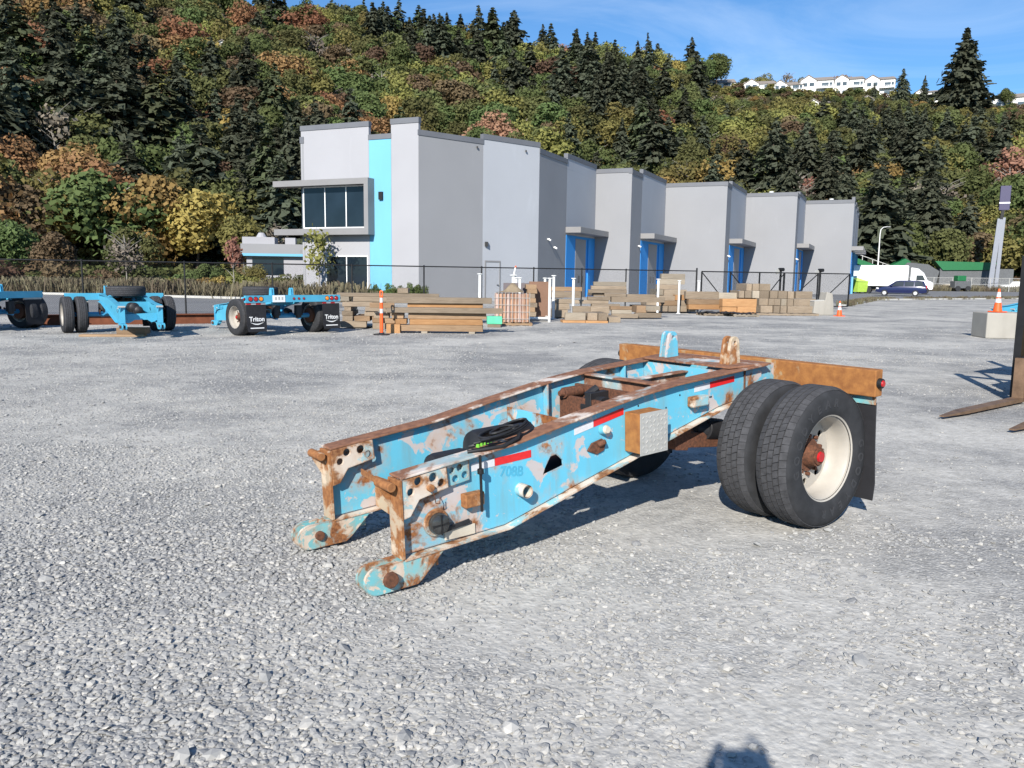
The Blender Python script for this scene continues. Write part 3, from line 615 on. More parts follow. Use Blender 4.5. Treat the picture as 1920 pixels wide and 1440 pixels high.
def panel(a, b, top, mat, kk=0, name='wall_panel', z0=-.3):
    d = (b - a).normalized(); n = Vector((d.y, -d.x))
    m = MB(); slab(m, a + d * .006, b - d * .006, n, -.25, 0, z0, top); p = m.build(name, mat, wh)
    c = MB(); slab(c, a - d * .03, b + d * .03, n, -.29, .045, top - .3, top + .02 + .004 * kk); c.build('parapet_cap', M_cap, p); return d, n
def lface(k): return BP['P0'] + EV * k
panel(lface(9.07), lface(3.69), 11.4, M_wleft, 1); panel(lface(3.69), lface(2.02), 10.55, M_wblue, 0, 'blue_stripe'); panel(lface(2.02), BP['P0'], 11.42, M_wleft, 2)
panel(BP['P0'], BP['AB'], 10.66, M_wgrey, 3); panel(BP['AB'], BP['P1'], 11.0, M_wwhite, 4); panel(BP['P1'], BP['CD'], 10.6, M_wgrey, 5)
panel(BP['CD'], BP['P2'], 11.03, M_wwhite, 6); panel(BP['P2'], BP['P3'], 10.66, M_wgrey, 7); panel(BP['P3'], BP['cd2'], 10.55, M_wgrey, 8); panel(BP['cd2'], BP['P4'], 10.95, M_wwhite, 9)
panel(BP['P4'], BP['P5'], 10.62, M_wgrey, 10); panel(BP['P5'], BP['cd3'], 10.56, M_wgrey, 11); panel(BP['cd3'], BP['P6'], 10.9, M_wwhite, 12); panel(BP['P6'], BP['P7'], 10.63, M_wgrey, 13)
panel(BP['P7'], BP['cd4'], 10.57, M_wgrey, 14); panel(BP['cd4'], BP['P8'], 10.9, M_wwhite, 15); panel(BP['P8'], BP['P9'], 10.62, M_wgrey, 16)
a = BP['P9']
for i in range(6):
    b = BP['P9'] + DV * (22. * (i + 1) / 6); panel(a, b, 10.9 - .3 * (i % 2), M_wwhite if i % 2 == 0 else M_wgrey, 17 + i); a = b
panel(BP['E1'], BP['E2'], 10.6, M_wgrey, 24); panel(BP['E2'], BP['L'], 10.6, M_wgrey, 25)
m = MB(); order = ['L', 'P0', 'P1', 'P2', 'P3', 'P4', 'P5', 'P6', 'P7', 'P8', 'P9', 'E1', 'E2']; m.add([wp(BP[k], 9.9) for k in order], [tuple(range(len(order)))]); m.build('roof', M_cap, wh)
NL = Vector((EV.y, -EV.x)) * -1   # outward normal of the long left face
NL = Vector((-DV.x, -DV.y))
# two storey window bay with its projecting frame
def pane(a, b, n, z0, z1, name='window', bars=(), fr=.07, inset=.0):
    f = MB(); d = (b - a).normalized()
    slab(f, a, b, n, .0, .06, z0, z0 + fr); slab(f, a, b, n, .0, .06, z1 - fr, z1)
    for t in (0, *bars, 1):
        c = a + (b - a) * t; slab(f, c - d * fr / 2, c + d * fr / 2, n, .001, .062, z0 + fr * .5, z1 - fr * .5)
    fo = f.build(name, M_white, wh)
    ts = (0, *bars, 1)
    for t0, t1 in zip(ts, ts[1:]):
        g_ = MB(); slab(g_, a + (b - a) * t0 + d * fr * .4, a + (b - a) * t1 - d * fr * .4, n, .004, .03, z0 + fr * .6, z1 - fr * .6); g_.build('pane', M_glass, fo)
pane(lface(8.9), lface(3.78), NL, 4.68, 7.42, 'window', (.34, .67)); pane(lface(7.15), lface(3.84), NL, .25, 2.88, 'window', (.5,))
m = MB(); slab(m, lface(10.9), lface(3.3), NL, -.2, .75, 7.42, 7.80); slab(m, lface(10.9), lface(3.3), NL, -.2, .75, 4.22, 4.62); slab(m, lface(3.62), lface(3.3), NL, -.0, .748, 4.62, 7.42); m.build('window_surround', M_canopy, wh)
EL = EV
m = MB(); slab(m, lface(9.075), lface(9.075) + DV * 4, EV, -.02, .05, 4.68, 7.42); m.build('window', M_glass, wh)
m = MB(); slab(m, lface(2.9), lface(2.62), NL, .0, .16, 6.45, 6.95); m.build('wall_lamp', M_blackm, wh)
nA = Vector((AV.y, -AV.x)); nD = Vector((DV.y, -DV.x))
def onA(k): return BP['P0'] + AV * k
m = MB(); slab(m, onA(5.46), onA(6.66), nA, .0, .02, -.1, 2.6); dr_ = m.build('door', M_wwhite, wh)
m = MB(); slab(m, onA(5.38), onA(5.46), nA, .0, .05, -.1, 2.7); slab(m, onA(6.66), onA(6.74), nA, .0, .05, -.1, 2.7); slab(m, onA(5.46), onA(6.66), nA, .0, .05, 2.6, 2.7); m.build('door_frame', M_canopy, dr_)
m = MB(); m.obox(wp(onA(6.5), 1.05, .06, nA), (.12, .08, .05)); m.build('handle', M_blackm, dr_)
for k, z in ((5.45, 3.8), (4.6, 10.1), (8.9, 10.3)):
    m = MB(); m.obox(wp(onA(k), z, .1, nA), (.22, .22, .3) if z < 5 else (.1, .1, .12)); m.build('wall_lamp', M_blackm, wh)
def bay(p0, pc, p1, nmax):
    """entrance bay: blue painted recess, doors and a canopy along a long wall from pc to p1"""
    ln = (p1 - pc).length
    m = MB(); slab(m, pc + DV * .02, p1 - DV * .02, nD, .0, .035, -.1, 4.9); rec = m.build('blue_wall', M_dblue, wh)
    m = MB(); slab(m, pc + DV * ln * .3, pc + DV * ln * .66, nD, .03, .06, -.1, 4.7); dd = m.build('door', M_wgrey, wh)
    for t in (.40, .52): 
        m = MB(); slab(m, pc + DV * ln * t, pc + DV * (ln * t + .4), nD, .055, .075, 1.2, 1.75); m.build('door_window', M_glass, dd)
    m = MB(); slab(m, pc + DV * ln * .72, pc + DV * ln * .8, nD, .03, .14, -.1, 4.7); m.build('pilaster', M_dblue, wh)
    m = MB(); slab(m, pc - DV * .12, p1 - DV * .01, nD, .0, 1.25, 5.05, 5.5); m.build('canopy', M_canopy, wh, bevel=.02)
    for q in (-3.9, -2.6):
        if (pc - p0).length > abs(q) * .7:
            c = pc + DV * (q if (pc - p0).length > 4 else -.8); m = MB(); m.obox(wp(c, 4.4 if q < -3 else 3.85, .1, nD), (.14, .14, .1)); m.cyl(wp(c, 4.4 if q < -3 else 3.85, .0, nD), wp(c, 4.3 if q < -3 else 3.75, .28, nD), .05, .07, 8); m.build('wall_lamp', M_white, wh)
            if (pc - p0).length <= 4: break
bay(BP['P1'], BP['CD'], BP['P2'], 0); bay(BP['P3'], BP['cd2'], BP['P4'], 0); bay(BP['P5'], BP['cd3'], BP['P6'], 0); bay(BP['P7'], BP['cd4'], BP['P8'], 0)
for i in range(3):
    a = BP['P9'] + DV * (.8 + i * 7.2); b = a + DV * 4.6
    m = MB(); slab(m, a, b, nD, .0, .04, -.1, 4.9); m.build('blue_wall', M_dblue, wh); m = MB(); slab(m, a - DV * .4, b + DV * .4, nD, .0, 1.25, 5.05, 5.5); m.build('canopy', M_canopy, wh)
    m = MB(); slab(m, a + DV * 4.7, a + DV * 5.0, nD, .0, .25, -.1, 5.0); m.build('pilaster', M_wblue, wh)
for p, k in (('P6', 2.2), ('P8', 2.6)):
    m = MB(); c = BP[p] - EV * k + DV * 3; m.cyl(wp(c, 9.9), wp(c, 11.0), .16, None, 10); m.cyl(wp(c, 11.0), wp(c, 11.12), .24, None, 10); m.build('roof_vent', M_white, wh)

# ------------------------------------------------------------------ chain link fence and gate
FH = 2.07
fence = empty('chain_link_fence', (FA.x, FA.y, 0), math.atan2(FD.y, FD.x), 'black chain link fence running behind the timber stacks and trailers', 'fence')
pk = [-18., -14.4, -10.8, -7.2, -3.58, .04, 3.43, 6.77, 10.04, 12.85, 15.54, 18.17, 20.73, 23.0, 25.11]
for k in pk:
    m = MB(); m.cyl((k, 0, -.05), (k, 0, FH + (.12 if k > 25 else .02)), .045 if k > 25 else .034, None, 10); m.cyl((k, 0, FH + (.12 if k > 25 else .02)), (k, 0, FH + (.17 if k > 25 else .06)), .05, .02, 10); m.build('post', M_blackm, fence, 50)
for a, b in zip(pk, pk[1:]):
    m = MB(); m.cyl((a, 0, FH), (b, 0, FH), .026, None, 8); m.build('top_rail', M_blackm, fence, 50)
def links(a, b, h, y=0., st=.075, wv=.0015):
    m = MB()
    for sg in (1, -1):
        x = a - h
        while x < b + h:
            x0, z0, x1, z1 = x, .03, x + h, h
            if sg < 0: x0, x1 = x + h, x
            lo, hi = (x0, x1) if x0 < x1 else (x1, x0)
            ca, cb = max(lo, a), min(hi, b)
            if cb > ca:
                za = z0 + (z1 - z0) * (ca - x0) / (x1 - x0); zb = z0 + (z1 - z0) * (cb - x0) / (x1 - x0)
                m.add([(ca, y + .002 * sg, za - wv), (cb, y + .002 * sg, zb - wv), (cb, y + .002 * sg, zb + wv), (ca, y + .002 * sg, za + wv), (ca, y + .002 * sg + .004, za), (cb, y + .002 * sg + .004, zb)], [(0, 1, 2, 3), (0, 4, 5, 1), (3, 2, 5, 4)])
            x += st
    return m
for a, b in zip(pk, pk[1:]): tag(links(a, b, FH).build('wire_mesh', M_blackm, fence, recalc=False), kind='stuff')
gate = empty('sliding_gate', (*fpt(25.35, -.12), 0), math.atan2(FD.y, FD.x), 'black framed chain link sliding gate with diagonal braces behind the stacked timbers', 'gate')
GL = 10.6
for z in (.18, FH - .02):
    m = MB(); m.bar((0, 0, z), (GL, 0, z), .06, .06); m.build('rail', M_blackm, gate)
for x in (0., 1.9, 3.9, 5.65, 8.15, GL):
    m = MB(); m.bar((x, 0, .18), (x, 0, FH - .02), .06, .06) if x not in (5.65,) else m.bar((x, 0, .18), (x, 0, FH), .08, .08); m.build('upright', M_blackm, gate)
for x0, x1, fl in ((0, 1.9, 0), (1.9, 3.9, 0), (3.9, 5.65, 1), (5.65, 8.15, 1), (8.15, GL, 1)):
    m = MB(); m.bar((x0, .0, .2 if fl else FH - .05), (x1, .0, FH - .05 if fl else .2), .04, .04); m.build('brace', M_blackm, gate)
tag(links(0, GL, FH - .05).build('wire_mesh', M_blackm, gate, recalc=False), kind='stuff')
for k, lab in ((30.96, 'black gate post with round roller beside the middle of the gate'), (33.9, 'black gate post with round roller behind the orange cone')):
    o = empty('gate_post', (*fpt(k, .12), 0), math.atan2(FD.y, FD.x), lab, 'post')
    m = MB(); m.cyl((0, 0, -.05), (0, 0, FH + .12), .06, None, 12); m.build('post', M_blackm, o, 50)
    m = MB(); m.cyl((0, -.2, FH + .16), (0, .12, FH + .16), .10, None, 14); m.build('roller', M_blackm, o, 50)
    m = MB(); m.cyl((-.25, -.02, FH + .05), (-.25, .04, FH + .05), .14, None, 16); m.build('guide_plate', M_alu, o, 50)

# ------------------------------------------------------------------ wheels (shared shapes)
TR, TW = .50, .272
tyre_prof = [(.292, -.108), (.315, -.124), (.36, -.133), (.405, -.137), (.445, -.133), (.470, -.123), (.484, -.106), (.4865, -.095), (.4865, .095), (.484, .106), (.470, .123), (.445, .133), (.405, .137), (.36, .133), (.315, .124), (.292, .108)]
ME_tyre = MB().lathe(tyre_prof, 64).mesh('tyre', M_rubber, 40)
m = MB(); NB = 58
for ri, (y0, y1) in enumerate(((-.118, -.074), (-.066, -.026), (-.018, .018), (.026, .066), (.074, .118))):
    for i in range(NB):
        a0 = 2 * math.pi * (i + (.5 if ri % 2 else 0)) / NB; a1 = a0 + 2 * math.pi / NB * (.94 if ri in (0, 4) else .92); sk = .03 if ri in (1, 3) else .012
        e0, e1 = (.482 if ri == 0 else .5, .482 if ri == 4 else .5); vs = []
        for rr_, e in ((.478, 0), (0, 1)):
            for a, y, k in ((a0, y0, 0), (a1, y0, 0), (a1 + sk, y1, 1), (a0 + sk, y1, 1)):
                r = rr_ if e == 0 else (e0 if k == 0 else e1); vs.append((r * math.cos(a), y, r * math.sin(a)))
        m.add(vs, [(0, 3, 2, 1), (4, 5, 6, 7), (0, 1, 5, 4), (1, 2, 6, 5), (2, 3, 7, 6), (3, 0, 4, 7)])
ME_tread = m.mesh('tread', M_tread)
rim_prof = [(.306, .118), (.312, .112), (.306, .104), (.288, .098), (.276, .07), (.272, .02), (.262, -.035), (.25, -.05), (.25, -.06), (.27, -.05), (.284, .0), (.286, .09), (.296, .098), (.296, .112)]
ME_rim = MB().lathe(rim_prof, 48, close=True).mesh('rim', M_rim, 40)
DISC = MB().plate(circ(0, 0, .256, 44), [circ(.198 * math.cos(2 * math.pi * (i + .5) / 8), .198 * math.sin(2 * math.pi * (i + .5) / 8), .027, 12) for i in range(8)] + [circ(0, 0, .10, 24)], -.060, -.048, lambda u, v, t: (u, t, v))
ME_disc = DISC.mesh('disc', M_rim)
m = MB(); m.cyl((0, -.075, 0), (0, -.03, 0), .118, None, 24); m.cyl((0, -.03, 0), (0, .045, 0), .086, .070, 20); m.cyl((0, .045, 0), (0, .058, 0), .058, None, 16)
for i in range(10):
    a = 2 * math.pi * i / 10; m.cyl((.138 * math.cos(a), -.05, .138 * math.sin(a)), (.138 * math.cos(a), -.02, .138 * math.sin(a)), .014, None, 6)
ME_hub = m.mesh('hub', M_dkrust, 40)
ME_cap = MB().cyl((0, .055, 0), (0, .072, 0), .040, .034, 16).mesh('hub_cap', M_redlens, 40)
ME_stem = MB().tube([(.262, .03, 0), (.262, .06, .0), (.25, .085, 0)], .006, 6).mesh('valve_stem', M_alu)
# raised sidewall lettering
lm = MB()
for word, ang0, rad in (('GOODYEAR', 10, .388), ('GOODYEAR', 190, .388)):
    for i, ch in enumerate(word):
        me = text_mesh(ch, .082, .003, None, .002); a = R_(ang0 + i * 15.)
        bl = bmesh.new(); bl.from_mesh(me); 
        cs, sn = math.cos(a), math.sin(a)
        for v in bl.verts:
            u, w_, t = v.co.x, v.co.y, v.co.z; r = rad + w_
            v.co = Vector((r * cs - u * sn, .1345 + t, r * sn + u * cs))
        lm.add([v.co.copy() for v in bl.verts], [[v.index for v in f.verts] for f in bl.faces]); bl.free(); bpy.data.meshes.remove(me)
ME_lett = lm.mesh('lettering', M_letter, None, False)
def wheel(parent, x, y, z, side, outer, detail=True, spin=0.):
    """one tyre on its rim, dish facing out (side=+1/-1); outer=False turns the dish inwards"""
    f = side if outer else -side
    o = put('wheel', ME_rim, parent, None, (x, y, z), (0, spin, 0 if f > 0 else math.pi))
    t = put('tyre', ME_tyre, o); tag(put('tread', ME_tread, o), kind='stuff'); put('disc', ME_disc, o)
    if outer:
        put('hub', ME_hub, o); put('hub_cap', ME_cap, o)
        if detail: put('lettering', ME_lett, o); put('valve_stem', ME_stem, o)
    return o

# ------------------------------------------------------------------ booster trailers
TOP = [(2.975, .283), (2.55, .318), (2.2, .345), (1.7, .423), (1.15, .500), (.8, .531), (-.20, .565)]
BOT = [(2.975, -.168), (2.45, -.153), (2.26, -.148), (1.6, .005), (1.16, .108), (.9, .166), (.3, .305), (-.20, .36)]
def offs(pl, d): return [(s, q + d) for s, q in pl]
def ribbon(pl, y0, y1, t):
    """plate following a side-view line pl, between y0 and y1, thickness t upward"""
    m = MB(); n = len(pl)
    for s, q in pl: m.v += [(s, y0, q), (s, y1, q), (s, y1, q + t), (s, y0, q + t)]
    for i in range(n - 1):
        a, b = 4 * i, 4 * (i + 1)
        for j in range(4): m.f.append((a + j, a + (j + 1) % 4, b + (j + 1) % 4, b + j))
    m.f += [(0, 3, 2, 1), (4 * n - 4, 4 * n - 3, 4 * n - 2, 4 * n - 1)]; return m
SQ = lambda y: (lambda u, v, t: (u, t, v))
def arc(cx, cy, r, a0, a1, n): return [(cx + r * math.cos(R_(a0 + (a1 - a0) * i / n)), cy + r * math.sin(R_(a0 + (a1 - a0) * i / n))) for i in range(n + 1)]
HOOK = [(2.72, -.170), (3.15, -.170)] + arc(3.145, -.248, .078, 90, -90, 10) + [(2.90, -.326), (2.865, -.304)]
GUS = [(2.972, .281), (2.685, .306), (2.675, .182), (2.865, .150), (2.925, .065), (2.972, .055)]
GH = [(2.868, .254, .024), (2.772, .258, .027), (2.917, .202, .022), (2.722, .218, .023)]
PL2 = [(2.668, .303), (2.515, .312), (2.515, .190), (2.66, .174)]; PH2 = [(2.636, .266, .019), (2.580, .274, .021), (2.612, .214, .021), (2.548, .226, .021)]
WIN = [(1.957, .108), (1.94, .15), (1.895, .214), (1.85, .220), (1.80, .175), (1.797, .140), (1.83, .132)]
def trailer(name, loc, rz, label, P, group=None, pitch=2.9, Lb=1.275, T=1.18, detail=True, lights=False, spare=False, flaptext=None, bx=-.42):
    o = empty(name, (*loc, 0), rz, label, 'trailer', group); pr = (0, R_(pitch), 0); pz = (0, 0, TR)
    B = lambda m, nm, mat, par=None, sm=None, bv=.003: m.build(nm, mat, par or o, sm, bv if detail else None, None if par else pz, None if par else pr)
    web = P['web']; fl = P['flange']
    for sd_ in (1, -1):
        y = .45 * sd_; F = (lambda u, v, t: (u, t, v))
        hs = [WIN] if sd_ > 0 else [[(u - .28, v + .05) for u, v in WIN]]
        m = MB(); m.plate(offs(TOP, -.006) + list(reversed(offs(BOT, .006))), hs, y - .006, y + .006, F); rail = B(m, 'side_rail', web)
        B(ribbon(TOP, y - .075, y + .062, .013), 'top_flange', fl, None, None, .003); B(ribbon(offs(BOT, -.012), y - .05, y + .062, .012), 'bottom_flange', P['flange2'])
        yo = y + .045 * sd_
        m = MB(); m.box(2.972, 2.992, y - .065, y + .062, -.166, .281); B(m, 'front_post', P['post'])
        m = MB(); m.plate(GUS, [circ(a, b, r, 12) for a, b, r in GH], yo - .010, yo + .010, F); gp = B(m, 'pin_plate', P['gusset'] if sd_ > 0 else P['gusset2'])
        m = MB(); m.plate(PL2, [circ(a, b, r, 10) for a, b, r in PH2], yo - .030, yo - .016, F); B(m, 'hole_plate', P['gusset2'])
        m = MB(); m.plate(GUS, [circ(a, b, r, 12) for a, b, r in GH], y - .062 * sd_ - .008, y - .062 * sd_ + .008, F); B(m, 'pin_plate', P['gusset'])
        for k in (1, -1):
            m = MB(); m.plate(HOOK, [], y + .045 * k - .012, y + .045 * k + .012, F); B(m, 'hook_plate', P['hook'], None, None, .004)
        m = MB(); m.box(2.75, 3.02, y - .033, y + .033, -.26, -.175); B(m, 'hook_filler', P['hook'])
        m = MB(); m.cyl((3.082, y - .07, -.245), (3.082, y + .078, -.245), .030, None, 14); m.cyl((3.082, y + .078 * sd_, -.245), (3.082, y + .10 * sd_, -.245), .047, .043, 10); B(m, 'hook_pin', M_dkrust, None, 40)
        m = MB(); m.cyl((3.035, y - .10, .252), (3.035, y + .062, .252), .0265, None, 14); B(m, 'top_pin', P['pin'], None, 40)
        m = MB(); m.add([(2.992, y - .055, .27), (2.992, y - .055, .11), (3.05, y - .055, .22), (3.05, y - .055, .27), (2.992, y - .04, .27), (2.992, y - .04, .11), (3.05, y - .04, .22), (3.05, y - .04, .27)], [(0, 1, 2, 3), (7, 6, 5, 4), (0, 4, 5, 1), (1, 5, 6, 2), (2, 6, 7, 3), (3, 7, 4, 0)]); B(m, 'pin_bracket', P['post'])
        m = MB(); m.cyl((2.80, yo - .06 * sd_, .207), (2.80, yo + .035 * sd_, .207), .021, None, 12); B(m, 'locking_pin', P['pin'], None, 40)
        m = MB(); m.tube([(2.80, yo + .03 * sd_, .207), (2.79, yo + .045 * sd_, .16), (2.775, yo + .03 * sd_, .115), (2.745, yo + .02 * sd_, .105), (2.735, yo + .012 * sd_, .14)], .0032, 5); B(m, 'pin_wire', M_dkrust)
        for s_ in (.42, 1.22):
            q0 = np.interp(s_, [b[0] for b in BOT][::-1], [b[1] for b in BOT][::-1]); q1 = np.interp(s_, [b[0] for b in TOP][::-1], [b[1] for b in TOP][::-1])
            m = MB(); m.box(s_ - .006, s_ + .006, y - .065, y - .008, q0, q1) if sd_ > 0 else m.box(s_ - .006, s_ + .006, y + .008, y + .065, q0, q1); B(m, 'stiffener', web)
    # cross members
    m = MB(); m.plate([(-.44, .05), (.44, .09), (.44, -.10), (.30, -.16), (.20, -.09), (-.10, -.09), (-.24, -.17), (-.44, -.15)], [], 2.645, 2.66, lambda u, v, t: (t, u, v)); B(m, 'front_crossmember', P['post'])
    m = MB(); m.box(.77, .85, -.443, .443, .516, .529); m.box(.80, .812, -.443, .443, .38, .516); B(m, 'crossmember', fl)
    m = MB(); m.box(.14, .152, -.443, .443, .30, .548); B(m, 'crossmember', web)
    m = MB(); m.box(1.55, 1.565, -.443, .443, .06, .36); B(m, 'crossmember', P['web2'])
    m = MB(); m.box(.14, .80, -.035, .035, .505, .517); m.box(.14, .80, -.006, .006, .38, .505); B(m, 'centre_bar', fl)
    m = MB(); m.plate([(-.23, -.52), (.17, -.443), (.17, .443), (-.23, .52)], [[(-.13, -.16), (-.06, -.16), (-.06, .02), (-.13, .02)]], .572, .586, lambda u, v, t: (u, v, t)); B(m, 'rear_deck_plate', fl)
    for y in (.31, -.31):
        for k, (dy, hh) in enumerate(((-.030, 0), (.030, 0))):
            LUG = [(.07, .58), (.045, .735)] + arc(-.01, .742, .052, 0, 180, 8) + [(-.075, .58)]
            m = MB(); m.plate(LUG, [circ(-.01, .742, .017, 12)], y + dy - .013, y + dy + .013, lambda u, v, t: (u, t, v)); B(m, 'lug', P['lug'][0 if y < 0 else 1], None, None, .004)
        m = MB(); m.box(-.05, .04, y - .018, y + .018, .575, .66); B(m, 'lug_spacer', P['lug'][0 if y < 0 else 1])
    # rear beam
    m = MB(); m.box(bx - .045, bx + .045, -Lb, Lb, .395, .585); B(m, 'rear_beam', P['beam'], None, None, .006)
    m = MB(); m.box(bx + .044, -.19, -.44, .44, .40, .562); B(m, 'rear_tail', web)
    for sd_ in (1, -1):
        m = MB(); m.cyl((bx, sd_ * (Lb - .002), .49), (bx, sd_ * (Lb + .028), .49), .038, .034, 18); e = B(m, 'side_marker', M_blackm, None, 40)
        m = MB(); m.cyl((bx, sd_ * (Lb + .024), .49), (bx, sd_ * (Lb + .036), .49), .026, .020, 16); m.build('lens', M_redlens, e, 40)
        fy0, fy1 = sd_ * (Lb - .60), sd_ * (Lb - .02); a, b = min(fy0, fy1), max(fy0, fy1)
        m = MB(); m.box(bx - .012, bx + .0, a, b, .330, .394); B(m, 'flap_hanger', P['hanger'])
        m = MB(); bow = lambda z: bx - .02 - .035 * ((.33 - z) / .7) ** 2
        zs = [.345, .2, .05, -.1, -.25, -.385]
        for z in zs: m.v += [(bow(z), a + (.02 if z < -.36 else 0), z), (bow(z), b - (.02 if z < -.36 else 0), z), (bow(z) + .009, b - (.02 if z < -.36 else 0), z), (bow(z) + .009, a + (.02 if z < -.36 else 0), z)]
        for i in range(len(zs) - 1):
            for j in range(4): m.f.append((4 * i + j, 4 * i + (j + 1) % 4, 4 * i + 4 + (j + 1) % 4, 4 * i + 4 + j))
        m.f += [(0, 1, 2, 3), (23, 22, 21, 20)]
        flp = B(m, 'mud_flap', M_flap, None, 40)
        if flaptext:
            yc = (a + b) / 2; xb = bow(-.1) - .006
            put('lettering', flaptext[0], flp, None, (xb - .004, yc, -.05), (math.pi / 2, 0, -math.pi / 2)); put('swoosh', flaptext[1], flp, None, (xb - .004, yc, -.05), (math.pi / 2, 0, -math.pi / 2))
            m = MB(); m.box(bow(-.28) - .004, bow(-.28) + .0, yc - .2, yc + .2, -.30, -.272); m.build('stripe', M_white, flp)
            for i in range(4):
                m = MB(); w_ = (b - a) / 4; m.box(bx - .016, bx - .0125, a + w_ * i, a + w_ * (i + 1), .335, .385); m.build('reflective_tape', M_red if i % 2 else M_whitet, flp)
        if lights:
            for i, mt in enumerate((M_redlens, M_redlens, M_amber)):
                yy = sd_ * (Lb - .14 - i * .155); m = MB(); m.cyl((bx - .044, yy, .49), (bx - .056, yy, .49), .068, .064, 20); e = B(m, 'tail_light', M_blackm, None, 40)
                m = MB(); m.cyl((bx - .054, yy, .49), (bx - .064, yy, .49), .054, .046, 20); m.build('lens', mt, e, 40)
    if lights:
        for yy in (-.16, 0, .16):
            m = MB(); m.cyl((bx - .044, yy - .12, .49), (bx - .056, yy - .12, .49), .036, None, 16); e = B(m, 'clearance_light', M_blackm, None, 40)
            m = MB(); m.cyl((bx - .054, yy - .12, .49), (bx - .062, yy - .12, .49), .028, .022, 16); m.build('lens', M_redlens, e, 40)
        m = MB(); m.box(bx - .056, bx - .046, .32, .70, .40, .585); e = B(m, 'licence_plate', M_white)
        for i in range(3): m = MB(); m.box(bx - .058, bx - .055, .38 + i * .1, .43 + i * .1, .46, .54); m.build('plate_mark', M_alu, e)
    # axle, brakes, suspension
    m = MB(); m.cyl((0, -T + .25, 0), (0, T - .25, 0), .066, None, 18); B(m, 'axle', P['axle'], None, 40)
    for sd_ in (1, -1):
        m = MB(); m.cyl((0, sd_ * (T - .62), 0), (0, sd_ * (T - .36), 0), .215, None, 24); B(m, 'brake_drum', M_dkrust, None, 40)
        m = MB(); m.cyl((-.28, sd_ * .36, .02), (-.28, sd_ * .36, .30), .125, .115, 18); m.cyl((-.28, sd_ * .36, .02), (-.28, sd_ * .36, -.06), .09, .07, 14); B(m, 'air_spring', M_black, None, 40)
        m = MB(); m.bar((.62, sd_ * .37, .10), (-.34, sd_ * .37, -.04), .075, .11); B(m, 'trailing_arm', P['axle'], None, None, .006)
        m = MB(); m.plate([(.50, .30), (.76, .30), (.70, .04), (.58, .02)], [], sd_ * .37 - .04, sd_ * .37 + .04, lambda u, v, t: (u, t, v)); B(m, 'hanger_bracket', P['axle'])
        m = MB(); m.cyl((.16, sd_ * .36, .10), (.36, sd_ * .36, .14), .083, .088, 16); m.cyl((.36, sd_ * .36, .14), (.44, sd_ * .36, .155), .07, .03, 12); B(m, 'brake_chamber', M_black, None, 40)
        m = MB(); m.plate([(.06, -.02), (.16, .10), (.13, .13), (.03, .05)], [], sd_ * .5 - .012, sd_ * .5 + .012, lambda u, v, t: (u, t, v)); B(m, 'slack_adjuster', M_dkrust)
        for outer, yy in ((True, T - TW / 2), (False, T - TW / 2 - .335)):
            wheel(o, 0, sd_ * yy, TR, sd_, outer, detail, R_(20 if outer else 75))
    # valve and linkage cluster between the rails
    m = MB(); m.cyl((1.02, -.16, .335), (1.02, .02, .335), .085, None, 16); m.cyl((1.02, .02, .335), (1.02, .05, .335), .055, None, 12); m.box(.93, 1.11, -.10, -.04, .25, .45); m.cyl((1.08, -.12, .42), (.99, -.10, .47), .03, None, 8); B(m, 'brake_valve', M_black, None, 40)
    m = MB(); m.box(.9, .93, -.42, .30, .18, .46); m.box(1.07, 1.10, -.40, .1, .20, .40); B(m, 'valve_bracket', M_dkrust)
    for y in (-.33, .20):
        m = MB(); m.cyl((.95, y, .42), (1.12, y, .42), .042, None, 12); m.cyl((1.12, y, .42), (1.16, y, .42), .03, .02, 10); B(m, 'linkage_pin', P['axle'], None, 40)
    for s0, s1, y, q, r in ((1.68, 2.20, .0, .215, .135), (2.22, 2.54, .04, .15, .11), (1.45, 2.02, .22, .062, .085)):  # two real tanks; third, lowest one is added to darken the rail cutout
        m = MB(); m.lathe([(0.001, s0), (r * .6, s0 + .012), (r * .92, s0 + .035), (r, s0 + .07), (r, s1 - .07), (r * .92, s1 - .035), (r * .6, s1 - .012), (0.001, s1)], 22, lambda a, b, c, y=y, q=q: (b, y + a, q + c)); B(m, 'air_tank_or_dark_filler', M_black, None, 40)
    if spare:
        w_ = put('spare_wheel', ME_rim, o, None, (1.15, 0, .5 + .62 + .05), (math.pi / 2, 0, 0)); put('tyre', ME_tyre, w_); tag(put('tread', ME_tread, w_), kind='stuff'); put('disc', ME_disc, w_)
        m = MB(); m.box(.9, 1.4, -.46, .46, .50, .535); B(m, 'spare_carrier', web)
    return o, B
RZ = math.atan2(-math.sin(R_(36.904)), -math.cos(R_(36.904)))
RUST = dict(web=M_paint, web2=M_paint2, flange=M_flange, flange2=M_cream, post=M_post, gusset=M_cream, gusset2=M_gus, hook=M_half, pin=M_post, lug=(M_paint, M_post), beam=M_orange, hanger=M_half, axle=M_dkrust)
trl, B = trailer('booster_trailer', (1.494, 6.499), RZ, 'rusty worn blue booster trailer with orange rusted rear beam on open gravel', RUST)
